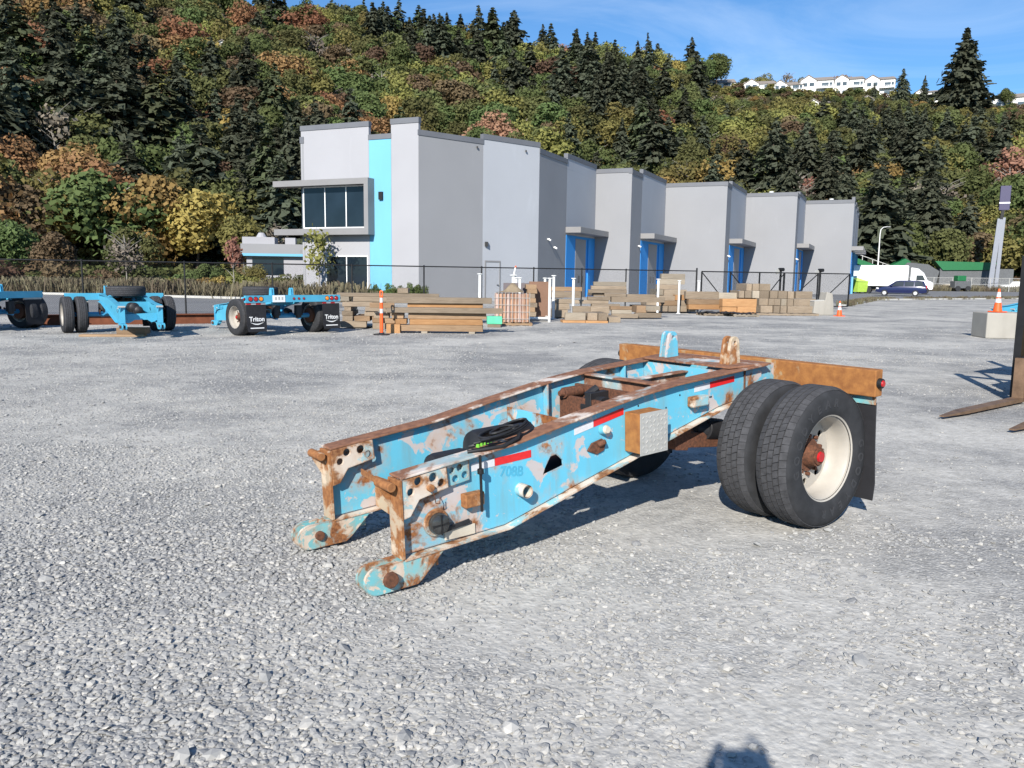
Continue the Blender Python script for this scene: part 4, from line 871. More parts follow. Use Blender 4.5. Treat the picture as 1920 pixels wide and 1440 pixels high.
# fittings on the near rail
F = lambda u, v, t: (u, t, v)
for a, b, q0, q1, p in ((2.32, 2.05, .232, .278, 0), (1.535, 1.268, .346, .392, .031), (.40, .128, .460, .504, .012)):
    for (s0, s1, mt, lb) in ((a, b, M_red, 0), (a + (a - b) * .62, a + .004, M_whitet, 1)):
        sl = -.045 if p > .02 else (-.0 if p == 0 else -.02)
        f_ = lambda s: (a - s) * .17 if p > .02 else (a - s) * (.02 if p == 0 else .06)
        m = MB(); m.plate([(s0, q0 + f_(s0)), (s1, q0 + f_(s1)), (s1, q1 + f_(s1)), (s0, q1 + f_(s0))], [], .4565, .4585, F); B(m, 'reflective_tape', mt, None, None, None)
m = MB(); m.box(1.022, 1.258, .457, .608, .142, .408); tb = B(m, 'tool_box', M_orange, None, None, .005)
m = MB(); m.box(1.012, 1.268, .6085, .613, .134, .416); lid = m.build('lid', M_alu, tb)
m = MB()
for i in range(7):
    for j in range(8):
        m.obox((1.035 + i * .0345, .6135, .155 + j * .033), (.022, .005, .006), (0, R_(45 if (i + j) % 2 else -45), 0))
tag(m.build('diamond_tread', M_alu, tb), kind='stuff')
m = MB(); m.cyl((2.141, .45, .055), (2.141, .535, .055), .040, None, 20, False); m.cyl((2.141, .45, .055), (2.141, .533, .055), .034, None, 20, False); pip = B(m, 'pipe_stub', M_cream, None, 40)
m = MB(); m.cyl((2.742, .456, -.018), (2.742, .474, -.018), .082, .078, 28); vr = B(m, 'vent_ring', M_cream, None, 40)
m = MB(); m.lathe([(.062, .472), (.064, .49), (.058, .507), (.04, .516), (.0, .519)], 26, lambda a, b, c: (2.738 + a, b, -.02 + c)); m.build('vent_lens', M_glassd, vr, 40)
for a in (0, 90): m = MB(); m.obox((2.738, .518, -.02), (.118 if a == 0 else .008, .006, .008 if a == 0 else .118)); m.build('guard_bar', M_blackm, vr)
m = MB(); m.obox((2.61, .475, -.062), (.17, .012, .028), (0, R_(6), 0)); B(m, 'rubber_strap', M_black)
m = MB(); m.plate([(2.69, -.075), (2.48, -.082), (2.48, -.142), (2.69, -.138)], [], .457, .466, F); B(m, 'serial_plate', M_tag)
m = MB(); m.box(2.44, 2.57, .456, .515, .035, .115); B(m, 'rod_pocket', M_post, None, None, .006)
m = MB(); m.cyl((2.468, .522, .00), (2.468, .522, .335), .0085, None, 8); m.cyl((2.468, .522, .225), (2.468, .522, .255), .020, None, 10); B(m, 'lock_rod', M_blackm, None, 40)
m = MB(); m.box(.48, .645, .456, .52, .355, .43); m2 = B(m, 'step_pocket', M_cream, None, None, .01)
m = MB(); m.cyl((1.462, .456, .318), (1.462, .500, .325), .034, .030, 16); mk = B(m, 'marker_light', M_paint, None, 40); m = MB(); m.cyl((1.462, .498, .325), (1.462, .515, .327), .030, .022, 16); m.build('lens', M_tag, mk, 40)
m = MB(); m.plate([(1.60, .20), (1.56, .245), (1.47, .262), (1.44, .22), (1.46, .18), (1.52, .165)], [], .457, .470, F); m.cyl((1.50, .465, .225), (1.47, .50, .25), .022, .015, 10); B(m, 'valve_mount', M_dkrust, None, 40)
for s, q in ((.86, .38), (.86, .33), (.40, .395), (.385, .395), (1.13, .43), (.72, .45)):
    m = MB(); m.cyl((s, .455, q), (s, .459, q), .007, None, 8); B(m, 'bolt_hole', M_blackm)
m = MB(); m.box(.005, .02, .457, .468, .405, .556); B(m, 'seam_strip', M_dkrust)
m = MB(); m.bar((3.03, .36, .250), (2.992, .07, .246), .012, .034); B(m, 'tie_bar', M_post)
put('lettering', text_mesh('708B', .085, .0008, M_faint, .002), trl, None, (Vector((0, 0, TR)) + Euler((0, R_(2.9), 0)).to_matrix() @ Vector((2.20, .4572, .175))), (math.pi / 2, R_(2.58 + 4), math.pi))
# coiled air hoses over the near rail
for k, (rr_, c) in enumerate(((.0105, M_black), (.0085, M_black), (.0085, M_black), (.0075, M_black))):
    pts = []
    for i in range(40):
        t = i / 39; a = t * 6.28 * (1.6 + .15 * k)
        pts.append((2.32 - .16 * t + .15 * math.cos(a + k * .4), .415 + .055 * math.sin(a + k * .4) + .008 * k, .366 + .012 * k + .010 * math.sin(a * 1.3 + k) + .035 * t + .02 * (1 - math.cos(a + k * .4))))
    m = MB(); m.tube(pts, rr_, 7); B(m, 'air_hose', c, None, 50, None)
for i in range(7): m = MB(); m.obox((2.44 - i * .022, .455, .375 + .004 * i), (.010, .03, .020)); B(m, 'hose_band', M_green, None, None, None)
m = MB(); m.tube([(2.50, .44, .345), (2.42, .49, .355), (2.30, .515, .36), (2.18, .50, .385), (2.12, .45, .42), (2.17, .40, .43)], .011, 8); B(m, 'air_hose', M_black, None, 50, None)

# the clean blue trailers parked along the fence
CLEAN = dict(web=M_clean, web2=M_clean, flange=M_clean, flange2=M_clean, post=M_clean, gusset=M_clean, gusset2=M_clean, hook=M_clean, pin=M_alu, lug=(M_clean, M_clean), beam=M_clean, hanger=M_alu, axle=M_cleandk)
TX = text_mesh('Triton', .175, .002, M_white, .004)
m = MB(); n = 14; up_ = [(-.21 + .42 * i / n, -.075 - .045 * math.sin(math.pi * i / n) ) for i in range(n + 1)]; dn = [(x, z - .028 * math.sin(math.pi * i / n) - .001) for i, (x, z) in enumerate(up_)]
m.plate(up_ + dn[::-1], [], 0, .003, lambda u, v, t: (u, v, t)); SW = m.mesh('swoosh', M_white)
def yaw_to(dx, dy): return math.atan2(dy, dx)
fx, fy = -.73, .68; ln = math.hypot(fx, fy); fx /= ln; fy /= ln      # forward of the third trailer; its left side is (-fy, fx)
trailer('booster_trailer', (-7.5 + 1.36 * fy, 22.44 - 1.36 * fx), yaw_to(fx, fy), 'clean blue booster trailer with lettered mud flaps and round tail lights', CLEAN, None, 1.5, 1.50, 1.48, False, True, True, (TX, SW), -.66)
fx, fy = .58, -.81
t2, B2 = trailer('booster_trailer', (-12.3 + 1.36 * .81, 22.6 + 1.36 * .58), yaw_to(fx, fy), 'clean blue booster trailer with a spare wheel on top, front on timber blocks', CLEAN, None, -1.2, 1.3, 1.45, False, False, True)
fx, fy = -.9, .3
t1, B1 = trailer('booster_trailer', (-14.75, 23.3), yaw_to(fx, fy), 'blue trailer cut off behind, with sloping fender over its tyre', CLEAN, None, 1., 1.3, 1.45, False, False, False)
m = MB(); m.plate([(-.75, .50), (-.2, .58), (.5, .57), (.95, .42), (.95, .38), (.5, .50), (-.2, .52), (-.75, .44)], [], .75, 1.52, lambda u, v, t: (-u, t, v)); B1(m, 'fender', M_clean)
trailer('booster_trailer', (21.6, 32.5), yaw_to(-.9, -.3), 'blue trailer end seen beside the concrete block with the cone', CLEAN, None, 1., 1.3, 1.18, False, False, False)
for (x, y, z, lx, ly, lz, r, lab) in ((-10.5, 21.55, .0, 1.6, .3, .06, .15, 'flat timber plank under the front of the spare wheel trailer'), (-10.05, 21.75, .06, .75, .35, .17, .1, 'timber block on the plank under the spare wheel trailer')):
    m = MB(); m.box(-lx / 2, lx / 2, -ly / 2, ly / 2, 0, lz); tag(m.build('timber_block', M_wood[2], None, None, .01, (x, y, z), (0, 0, r)), lab, 'timber')
m = MB(); m.box(-2.6, 2.6, -.02, .02, 0, .32); m.box(-2.6, 2.6, -.14, .14, .30, .325); m.box(-2.6, 2.6, -.14, .14, -.01, .015); tag(m.build('steel_section', M_steelrust, None, None, None, (-12.4, 26.6, 0), (0, 0, .42)), 'long rusty steel beam on the ground behind the parked blue trailers', 'beam')

# ------------------------------------------------------------------ timber stacks
YAW = .16
STK = {'A':[(-2.11,24.2,0.06,2.43,0.19,2),(-1.98,24.25,0.25,2.15,0.17,3),(-1.95,24.3,0.42,2.3,0.18,2),(-2.0,24.15,0.6,3.42,0.16,1),(-2.01,24.3,0.76,2.24,0.12,3),(-2.18,24.2,0.88,3.08,0.18,1),(-3.55,24.0,0.0,0.42,0.27,3),(-3.32,24.1,0.27,0.34,0.15,3),(-3.66,24.3,0.27,0.3,0.15,2),(-3.43,24.2,0.42,0.36,0.16,2),(-3.83,24.0,0.74,0.71,0.15,2),(-3.93,24.4,0.42,0.46,0.16,1),(-3.61,24.1,0.58,0.33,0.16,1)],
'B':[(-4.04,26.5,0.99,3.26,0.12,1),(-4.55,26.3,0.84,1.12,0.15,1),(-5.69,26.4,0.84,0.85,0.21,0),(-4.9,25.9,0.69,0.94,0.15,1),(-4.2,25.9,.55,.9,.14,1),(-5.3,25.9,0.55,0.21,0.14,1),(-5.31,25.9,0.40,0.35,0.15,1),(-4.59,25.9,0.40,0.31,0.15,1),(-4.1,25.9,0.40,0.42,0.15,1),(-5.28,25.8,0.24,0.33,0.16,1),(-4.84,25.8,0.24,0.5,0.16,2),(-4.31,25.7,0.2,0.36,0.2,2),(-5.02,25.8,0.04,0.8,0.20,1),(-4.28,25.7,0.0,0.4,0.2,1)],
'D':[(4.08,35,1.34,1.39,0.17,0),(4.02,34.9,1.18,1.5,0.16,1),(3.97,34.8,1.03,1.65,0.15,1),(4.29,34.8,0.89,0.93,0.14,1),(3.56,34.9,0.89,0.56,0.14,1),(3.6,34.7,0.74,0.97,0.15,1),(5.25,34.7,0.67,2.28,0.22,1),(5.65,36.5,0.74,1.28,0.23,1),(2.25,36,1.07,1.5,0.19,2),(2.22,35.8,0.79,1.41,0.28,1),(2.04,33.8,0.61,0.72,0.18,1),(1.98,33.8,0.36,0.65,0.25,1),(1.84,33.7,0.04,0.6,0.32,1),(3.19,34.7,0.58,1.63,0.16,1),(3.9,34.7,.30,1.2,.28,1),(2.69,32.4,0.29,0.69,0.27,1),(3.41,32.4,0.29,0.74,0.27,1),(4.42,33.8,0.38,0.89,0.15,2),(4.44,33.8,0.22,0.82,0.16,0),(4.6,33.8,0.04,1.1,0.18,1),(2.32,30.8,0.09,0.76,0.28,0),(2.9,30.8,0.09,0.37,0.28,1),(3.27,30.8,0.09,0.35,0.28,1),(3.76,31.2,0.0,0.48,0.21,1),(2.6,32.4,.03,.7,.26,1),(3.4,32.4,.03,.7,.26,1),(5.23,34.1,0.26,0.43,0.29,2),(5.71,34.1,0.36,0.6,0.18,0),(5.6,34.1,0.05,1.1,0.21,1)],
'E':[(8.09,42,1.65,1.21,0.26,0),(8.05,42,1.37,1.32,0.28,0),(7.81,41.8,1.12,1.12,0.25,1),(7.42,41.8,0.83,0.39,0.29,0),(8.14,41.6,0.81,1.13,0.31,1),(8.38,40.6,0.61,0.89,0.27,3),(7.5,40.6,0.59,0.95,0.24,1),(7.51,40.4,0.35,1.01,0.24,2),(8.4,40.4,0.35,0.77,0.26,1),(7.23,40.1,0.07,0.48,0.28,1),(7.7,40.1,0.07,0.46,0.28,1),(8.17,40.1,0.07,0.42,0.28,1),(8.58,40.1,0.07,0.38,0.28,0),(6.7,40.2,0.36,0.60,0.23,1),(6.7,40.2,.05,.5,.31,1),(7.8,42.2,.3,1.8,.52,1)],
'F':[(9.12,39.9,0.71,1.63,0.36,1),(10.62,40.9,0.71,0.96,0.3,0),(9.16,39.5,0.46,1.6,0.25,2),(9.17,39.5,0.22,1.6,0.24,3),(10.68,39.0,0.39,1.64,0.37,3),(10.22,39.0,0.06,0.72,0.33,3),(11.04,39.0,0.06,0.9,0.33,3),(11.54,40.8,1.12,0.27,0.34,1),(11.86,40.8,1.13,0.33,0.34,1),(12.33,40.8,1.13,0.55,0.34,1),(11.14,40.6,0.77,0.27,0.35,1),(11.46,40.6,0.77,0.3,0.35,1),(11.80,40.5,0.77,0.34,0.36,0),(12.22,40.5,0.77,0.46,0.36,1),(12.68,40.5,0.76,0.38,0.37,1),(13.12,40.5,0.76,0.44,0.38,1),(13.52,40.5,0.76,0.30,0.36,1),(14.24,40.5,0.77,0.86,0.36,1),(12.05,40.1,0.44,0.45,0.33,1),(12.42,40.0,0.44,0.29,0.32,1),(12.73,40.0,0.44,0.3,0.32,1),(13.06,40.1,0.43,0.29,0.33,0),(13.36,40.0,0.43,0.28,0.33,1),(13.66,40.0,0.43,0.28,0.33,1),(14.27,40.1,0.43,0.85,0.34,1),(12.16,39.8,0.09,0.6,0.34,1),(12.61,39.7,0.09,0.29,0.34,1),(12.93,39.7,0.09,0.30,0.34,1),(13.28,39.7,0.09,0.34,0.34,1),(14.02,39.8,0.09,1.0,0.34,1),(11.8,40.8,.1,.6,.66,1)],
'G':[(-3.64,26.6,1.11,0.36,0.16,1),(-1.59,29.6,0.6,0.79,0.28,1),(-1.6,29.6,.3,.9,.3,1),(-1.6,29.6,.0,.9,.3,2)]}
WHERE = {'A': 'in the stack behind the orange delineator', 'B': 'in the stack beside the trailer with lettered flaps', 'D': 'in the loose stack past the white pipe stands', 'E': 'in the tall stack by the short white posts', 'F': 'in the wide stack before the gate', 'G': 'lying behind the stack near the caged bundle'}
TONE = ['pale bleached', 'grey brown weathered', 'brown', 'fresh orange']
rb = random.Random(5)
def beam_mesh(lx, ly, lz, mat):
    m = MB(); j = lambda: rb.uniform(-.008, .008)
    m.box(-lx / 2, lx / 2, -ly / 2, ly / 2, 0, lz); m.v = [(x + j() * 2, y + j(), z + j() * .5) for x, y, z in m.v]; return m.mesh('timber', mat)
for k, L_ in STK.items():
    for (x, y, z, lx, lz, tn) in L_:
        endon = lx < .62; depth = rb.uniform(1.1, 1.9) if endon else rb.uniform(.2, .3)
        if k in 'EF' and not endon: depth = rb.uniform(.3, .45)
        if k == 'A' and endon: depth = rb.uniform(.4, .8)
        me = beam_mesh(depth if endon else lx, lx * .97 if endon else depth, lz - .006, M_wood[tn])
        yw = YAW + rb.uniform(-.03, .03); cy = y + depth / 2
        o = put('squared_timber', me, None, .008, (x + (depth / 2) * .05, cy, z), (0, 0, yw * .5 + (math.pi / 2 if endon else 0)))
        big = 'short end-on' if endon else ('long' if lx > 2 else 'squared')
        tag(o, '%s %s timber %s' % (TONE[tn], big, WHERE[k]), 'timber', '%s %s timbers %s' % (TONE[tn], big, WHERE[k]))
def pallet(x, y, rz, lab, mat=M_wood[1], w_=1.2, d_=1.0, z=0.):
    o = empty('pallet', (x, y, z), rz, lab, 'pallet')
    for yy in (-d_ / 2 + .05, 0, d_ / 2 - .05): m = MB(); m.box(-w_ / 2, w_ / 2, yy - .045, yy + .045, .02, .09); m.build('stringer', mat, o)
    for i in range(6): xx = -w_ / 2 + .07 + i * (w_ - .14) / 5; m = MB(); m.box(xx - .055, xx + .055, -d_ / 2, d_ / 2, .09, .112); m.build('deck_board', mat, o)
    for i in range(3): xx = -w_ / 2 + .07 + i * (w_ - .14) / 2; m = MB(); m.box(xx - .05, xx + .05, -d_ / 2, d_ / 2, .0, .02); m.build('base_board', mat, o)
    return o
for (x, y, lx, lab) in ((-2.6, 24.5, .5, 'short timber skid under the front stack behind the delineator'), (-1.2, 24.5, .5, 'short timber skid under the front stack beside the caged bundle')):
    m = MB(); m.box(-.09, .09, -.35, .35, 0, .06); tag(m.build('timber_skid', M_wood[0], None, None, .006, (x, y, 0)), lab, 'timber')
for (x, y, lab) in ((2.25, 30.95, 'orange timber skid under the bleached timber by the tall white pipe'), (3.1, 30.95, 'second orange timber skid under the low grey timbers')):
    m = MB(); m.box(-.42, .42, -.35, .35, 0, .085); tag(m.build('timber_skid', M_wood[3], None, None, .006, (x, y, 0), (0, 0, .08)), lab, 'timber')
pallet(-.05, 28.9, .1, 'low wooden pallet under the caged bundle of pipes', M_wood[2], 1.35, 1.2)
pallet(9.25, 38.2, .15, 'flat pallet covered with black sheet before the orange timbers'); pallet(10.5, 37.7, .12, 'broken pallet end with sagging black sheet in front of the orange timbers', M_wood[0])
pallet(12.9, 39.1, .08, 'long flat pallet under the wide weathered stack', M_wood[1], 3.0, .8)
for x, y, lab in ((9.3, 38.2, 'crumpled black rubber sheet on the flat pallet'), (10.3, 37.75, 'sagging black rubber sheet over the broken pallet')):
    m = MB(); nx, ny = 14, 8
    for i in range(nx):
        for j in range(ny): m.v.append(((i / (nx - 1) - .5) * 1.35, (j / (ny - 1) - .5) * 1.05, .135 + .05 * math.sin(i * .9 + j * .4) * math.cos(j * .8 + i * .2) + .03 * rb.random()))
    m.f = [(i * ny + j, (i + 1) * ny + j, (i + 1) * ny + j + 1, i * ny + j + 1) for i in range(nx - 1) for j in range(ny - 1)]
    o = m.build('rubber_sheet', M_black, None, 60, None, (x, y, 0), (0, 0, .1)); sm = o.modifiers.new('thick', 'SOLIDIFY'); sm.thickness = .012; tag(o, lab, 'sheet')

# caged bundle of clay pipes under a rag
tote = empty('caged_bundle', (-.05, 28.9, .112), .06, 'wire cage packed with upright terracotta pipes on a pallet', 'cage')
M_terra = plain('dusty terracotta', (.40, .24, .16, 1), .8, 0, .2, .3, 3); M_terra2 = plain('pink dusty terracotta', (.46, .33, .28, 1), .8, 0, .2, .2, 3)
for i in range(9):
    for j in range(3):
        if j in (0, 2) or i in (0, 8):
            m = MB(); x, y = -.52 + i * .13, -.4 + j * .4; m.cyl((x, y, .01), (x, y, .98), .063, None, 12); m.build('pipe', (M_terra, M_terra2)[(i * 7 + j) % 3 == 0], tote, 50)
for z in (.12, .36, .6, .84):
    m = MB()
    for a, b in (((-.6, -.48), (.6, -.48)), ((.6, -.48), (.6, .48)), ((.6, .48), (-.6, .48)), ((-.6, .48), (-.6, -.48))): m.cyl((*a, z), (*b, z), .009, None, 6)
    m.build('cage_hoop', M_alu, tote)
for i in range(11):
    x = -.6 + i * .12; m = MB(); m.cyl((x, -.492, 0), (x, -.492, 1.03), .007, None, 6); m.build('cage_bar', M_alu, tote)
m = MB(); nx, ny = 12, 8
for i in range(nx):
    for j in range(ny):
        u, v = i / (nx - 1), j / (ny - 1); m.v.append((-.55 + u * .95, -.35 + v * .75, 1.0 + .36 * math.exp(-((u - .62) ** 2 + (v - .5) ** 2) * 14) + .03 * rb.random()))
m.f = [(i * ny + j, (i + 1) * ny + j, (i + 1) * ny + j + 1, i * ny + j + 1) for i in range(nx - 1) for j in range(ny - 1)]
o = m.build('burlap_rag', plain('burlap', (.24, .19, .13, 1), .9, 0, .1, .25, 5), None, 60, None, (-.05, 28.9, .112)); tag(o, 'peaked brown burlap rag lying on the caged bundle', 'rag')
m = MB(); m.box(-.25, .25, -.2, .2, 0, .26); tag(m.build('plastic_crate', plain('mint green plastic', (.10, .50, .30, 1), .5), None, None, .02, (-.62, 27.6, .1), (0, 0, .1)), 'mint green plastic crate at the end of the front timber stack', 'crate')
m = MB(); m.box(-.22, .22, -.3, .3, 0, .10); tag(m.build('timber_block', M_wood[1], None, None, .01, (-.62, 27.6, 0)), 'timber block under the mint green crate', 'timber')
# rack with upright sheets
rack = empty('pipe_rack', (.95, 31.3, 0), .1, 'white pipe rack with flanged posts holding brown boards and timbers', 'rack')
def flange_post(m, x, y, h, r=.05):
    m.cyl((x, y, 0), (x, y, h), r, None, 12); m.cyl((x, y, h), (x, y, h + .03), r * 1.9, None, 14)
for x, y in ((-.75, -.4), (.38, -.4), (.38, .9), (-.75, .9)):
    m = MB(); flange_post(m, x, y, 1.62); m.build('post', M_pvc, rack, 40)
for y in (-.4, .9):
    m = MB(); m.cyl((-.75, y, .14), (.38, y, .14), .045, None, 10); m.build('rail', M_pvc, rack, 40)
for x in (-.75, .38):
    m = MB(); m.cyl((x, -.4, .16), (x, .9, .16), .044, None, 10); m.build('rail', M_pvc, rack, 40)
m = MB(); m.box(-.012, .012, -.5, .5, 0, 1.28); tag(m.build('plywood_sheet', M_plyg, None, None, .003, (.12, 31.55, .16), (0, 0, math.pi / 2 + .1)), 'dark grey upright board standing behind the caged bundle', 'board')
m = MB(); m.box(-.012, .012, -.42, .42, 0, 1.34); tag(m.build('plywood_sheet', M_ply, None, None, .003, (1.02, 31.75, .16), (0, 0, math.pi / 2 + .1)), 'brown upright board in the white pipe rack', 'board')
for i, (dx, tn) in enumerate(((0, 1), (-.03, 2), (.03, 1), (0, 2), (-.04, 1), (.04, 2), (0, 2))):
    me = beam_mesh(1.2, .36 + .06 * rb.random(), .17, M_wood[tn]); o = put('squared_timber', me, None, .008, (.62 + dx, 31.75, .19 + i * .172), (0, 0, math.pi / 2 + .1)); tag(o, TONE[tn] + ' end-on timber piled in the white pipe rack', 'timber', TONE[tn] + ' end-on timbers in the pipe rack')
for (x, y, h, r, lab) in ((-1.35, 33.5, 1.75, .06, 'white flanged pipe standing behind the caged bundle'), (.02, 32.9, 1.72, .085, 'thick white flanged pipe with a red capped top'), (1.62, 33.1, 1.72, .055, 'white flanged pipe just behind the rack'), (2.42, 33.2, 1.62, .055, 'white flanged pipe standing beyond the rack'),
                    (6.75, 38.5, 1.62, .055, 'white flanged pipe at the end of the loose stack'), (7.95, 39.6, 1.56, .05, 'white flanged pipe before the tall stack'), (9.1, 40.6, 1.55, .05, 'white flanged pipe between the tall stack and the gate')):
    o = empty('pipe_post', (x, y, 0), 0, lab, 'post'); m = MB(); flange_post(m, 0, 0, h, r); m.build('pipe', M_pvc, o, 40); m = MB(); m.cyl((0, 0, 0), (0, 0, .03), r * 2.2, None, 14); m.build('foot', M_pvc, o, 40)
    if r > .08:
        m = MB(); m.cyl((0, 0, h + .03), (.06, 0, h + .32), .04, .03, 10); m.build('elbow', M_pvc, o, 40); m = MB(); m.cyl((.06, 0, h + .31), (.075, 0, h + .38), .035, .03, 10); m.build('cap', M_orangep, o, 40)

# ------------------------------------------------------------------ small yard things
def cone(x, y, z, lab):
    o = empty('traffic_cone', (x, y, z), .3, lab, 'cone'); m = MB(); m.box(-.19, .19, -.19, .19, 0, .035); m.build('base', M_orangep, o, None, .01)
    rr_ = lambda h: .135 * (1 - h / .74) + .024 * h / .74
    for a, b, mt, nm in ((.03, .30, M_orangep, 'body'), (.30, .42, M_whitet, 'reflective_collar'), (.42, .47, M_orangep, 'body'), (.47, .62, M_whitet, 'reflective_collar'), (.62, .72, M_orangep, 'tip')):
        m = MB(); e = .003 if mt is M_whitet else 0; m.cyl((0, 0, a), (0, 0, b), rr_(a) + e, rr_(b) + e, 20, nm == 'tip'); m.build(nm, mt, o, 40)
    return o
cone(15.45, 39.0, 0, 'orange traffic cone with white collars on the gravel at the gate end')
blk = empty('concrete_block', (14.95, 25.75, 0), -.12, 'large pale concrete block with a traffic cone on top', 'block')
m = MB(); m.box(-.42, .95, -.72, .35, 0, .78); m.build('block', M_conc, blk, None, .03); m = MB(); m.box(.15, .55, -.25, .05, .782, .80); m.build('lifting_recess', M_conc, blk)
cone(14.98, 25.5, .785, 'orange traffic cone standing on the concrete block')
o = empty('delineator_post', (-3.72, 23.3, 0), 0, 'orange delineator post with two white bands on a round black base', 'post')
m = MB(); m.cyl((0, 0, 0), (0, 0, .03), .24, .23, 8); m.cyl((0, 0, .03), (0, 0, .07), .10, .07, 12); m.build('base', M_black, o, 40)
for a, b, mt in ((.05, .62, M_orangep), (.62, .74, M_whitet), (.74, .92, M_orangep), (.92, 1.05, M_whitet), (1.05, 1.10, M_orangep)):
    m = MB(); m.cyl((0, 0, a), (0, 0, b), .053 - .008 * a, .053 - .008 * b, 16); m.build('white_band' if mt is M_whitet else 'post', mt, o, 40)
m = MB(); m.plate([(-.05, 1.09), (.05, 1.09), (.052, 1.2)] + arc(0, 1.21, .052, 0, 180, 8) + [(-.052, 1.2)], [[(-.022, 1.12), (.022, 1.12), (.022, 1.2), (0, 1.225), (-.022, 1.2)]], -.018, .018, lambda u, v, t: (u, t, v)); m.build('loop_handle', M_orangep, o, None, .006)
cb = empty('broken_concrete', (14.95, 40.1, 0), .2, 'weathered broken concrete barrier end beside the wide timber stack', 'barrier')
m = MB(); m.plate([(-.55, 0), (.55, 0), (.50, .62), (.42, 1.05), (.12, 1.12), (.05, .70), (-.5, .66)], [], -.3, .3, lambda u, v, t: (u, t, v)); m.build('block', M_conc, cb, None, .03)
m = MB(); m.plate([(-.52, .664), (.04, .704), (.02, .74), (-.48, .70)], [], -.25, .25, lambda u, v, t: (u, t, v)); m.build('cap', M_kerb, cb)
# forklift with lowered forks, mostly beyond the frame
fk = empty('forklift', (8.0, 11.6, 0), math.atan2(-.62, -.78), 'dark forklift with brown forks lowered on the gravel', 'forklift')
M_fork = plain('worn brown fork steel', (.19, .12, .075, 1), .6, .3, .4, .35, 5)
def FKL(x, y): d = Vector((x - 8.0, y - 11.6)); a = fk.rotation_euler.z; return (d.x * math.cos(a) + d.y * math.sin(a), -d.x * math.sin(a) + d.y * math.cos(a))
for (tx, ty) in ((5.40, 10.18), (5.75, 9.3)):
    u, v = FKL(tx, ty); m = MB()
    m.add([(u, v - .03, .035), (u, v + .03, .035), (u - .55, v + .075, .03), (u - .55, v - .075, .03), (.55, v + .075, .03), (.55, v - .075, .03), (u, v - .03, .05), (u, v + .03, .05), (u - .55, v + .075, .07), (u - .55, v - .075, .07), (.55, v + .075, .085), (.55, v - .075, .085)],
          [(0, 1, 2, 3), (3, 2, 4, 5), (6, 9, 8, 7), (9, 11, 10, 8), (0, 6, 7, 1), (1, 7, 8, 2), (2, 8, 10, 4), (0, 3, 9, 6), (3, 5, 11, 9), (4, 10, 11, 5)])
    m.box(.50, .58, v - .075, v + .075, .03, .65); m.build('fork', M_fork, fk)
for v in (-.62, .62):
    m = MB(); m.box(.28, .42, v - .05, v + .05, .06, 2.1); m.build('mast_rail', M_blackm, fk)
for z in (.25, .6, 1.9): m = MB(); m.box(.30, .50 if z < 1 else .40, -.60, .60, z - .06, z + .06); m.build('mast_crossbar', M_blackm, fk)
m = MB(); m.box(-2.2, .2, -.55, .55, .35, 1.15); m.box(-2.5, -2.1, -.55, .55, .25, 1.25); m.build('body', plain('forklift paint', (.30, .20, .05, 1), .5), fk, None, .05)
for v in (-.5, .5):
    for u in (-.2, -1.9): m = MB(); m.cyl((u, v - .12, .36), (u, v + .12, .36), .36, None, 22); m.build('wheel', M_rubber, fk, 40)
for u in (-.25, -1.7):
    for v in (-.5, .5): m = MB(); m.bar((u, v, 1.1), (u - .1, v, 2.15), .06, .06); m.build('guard_post', M_blackm, fk)
m = MB(); m.box(-1.9, -.25, -.55, .55, 2.12, 2.2); m.build('overhead_guard', M_blackm, fk)
# steel frame stand at the edge of the yard
fr = empty('steel_stand', (9.5, 14.55, 0), -.3, 'tall dark steel frame stand with crossbars beside the concrete block', 'frame')
m = MB(); m.box(-.12, .02, -.12, .12, .0, 1.98); m.build('upright', M_blackm, fr, None, .006)
for z, h in ((1.22, .16), (.98, .10), (.58, .1), (.30, .28)): m = MB(); m.box(.02, 1.7, -.1, .1, z - h / 2, z + h / 2); m.build('crossbar', M_blackm if z > .9 else M_fork, fr, None, .006)
m = MB(); m.box(1.7, 1.84, -.12, .12, .0, 1.98); m.build('upright', M_blackm, fr, None, .006)
m = MB(); m.plate([(.1, .66), (.30, .66), (.33, .70), (.33, .88), (.12, .90)], [[(.14, .70), (.28, .70), (.28, .84), (.15, .86)]], -.13, -.10, lambda u, v, t: (u, t, v)); m.build('bracket', M_fork, fr)

# ------------------------------------------------------------------ far car park: van, truck, bin, poles, machines
M_navy = plain('navy car paint', (.012, .018, .070, 1), .22, .1, .6, .05, 1); M_cglass = glass_mat('car glass', (.05, .06, .07, 1)); M_cwheel = plain('silver hub cap', (.55, .55, .55, 1), .35, .3, .5, .05)
def loft(secs):
    """closed rings of equal length joined end to end"""
    m = MB(); n = len(secs[0])
    for s_ in secs: m.v += s_
    for i in range(len(secs) - 1):
        for j in range(n): m.f.append((i * n + j, i * n + (j + 1) % n, (i + 1) * n + (j + 1) % n, (i + 1) * n + j))
    m.f += [tuple(range(n - 1, -1, -1)), tuple(range((len(secs) - 1) * n, len(secs) * n))]; return m
van = empty('minivan', (42.8, 91.3, 0), math.atan2(-2.33, 4.61) + math.pi, 'dark navy minivan parked in front of the white box truck', 'van')
ST = [(2.55, .62, .70, .55), (2.45, .78, .86, .72), (1.75, 1.0, .93, .80), (1.35, 1.06, .94, .82), (.55, 1.62, .95, .66), (.2, 1.70, .96, .68), (-1.4, 1.72, .96, .68), (-2.2, 1.62, .95, .66), (-2.48, 1.05, .93, .78), (-2.55, .60, .88, .70)]
secs = []
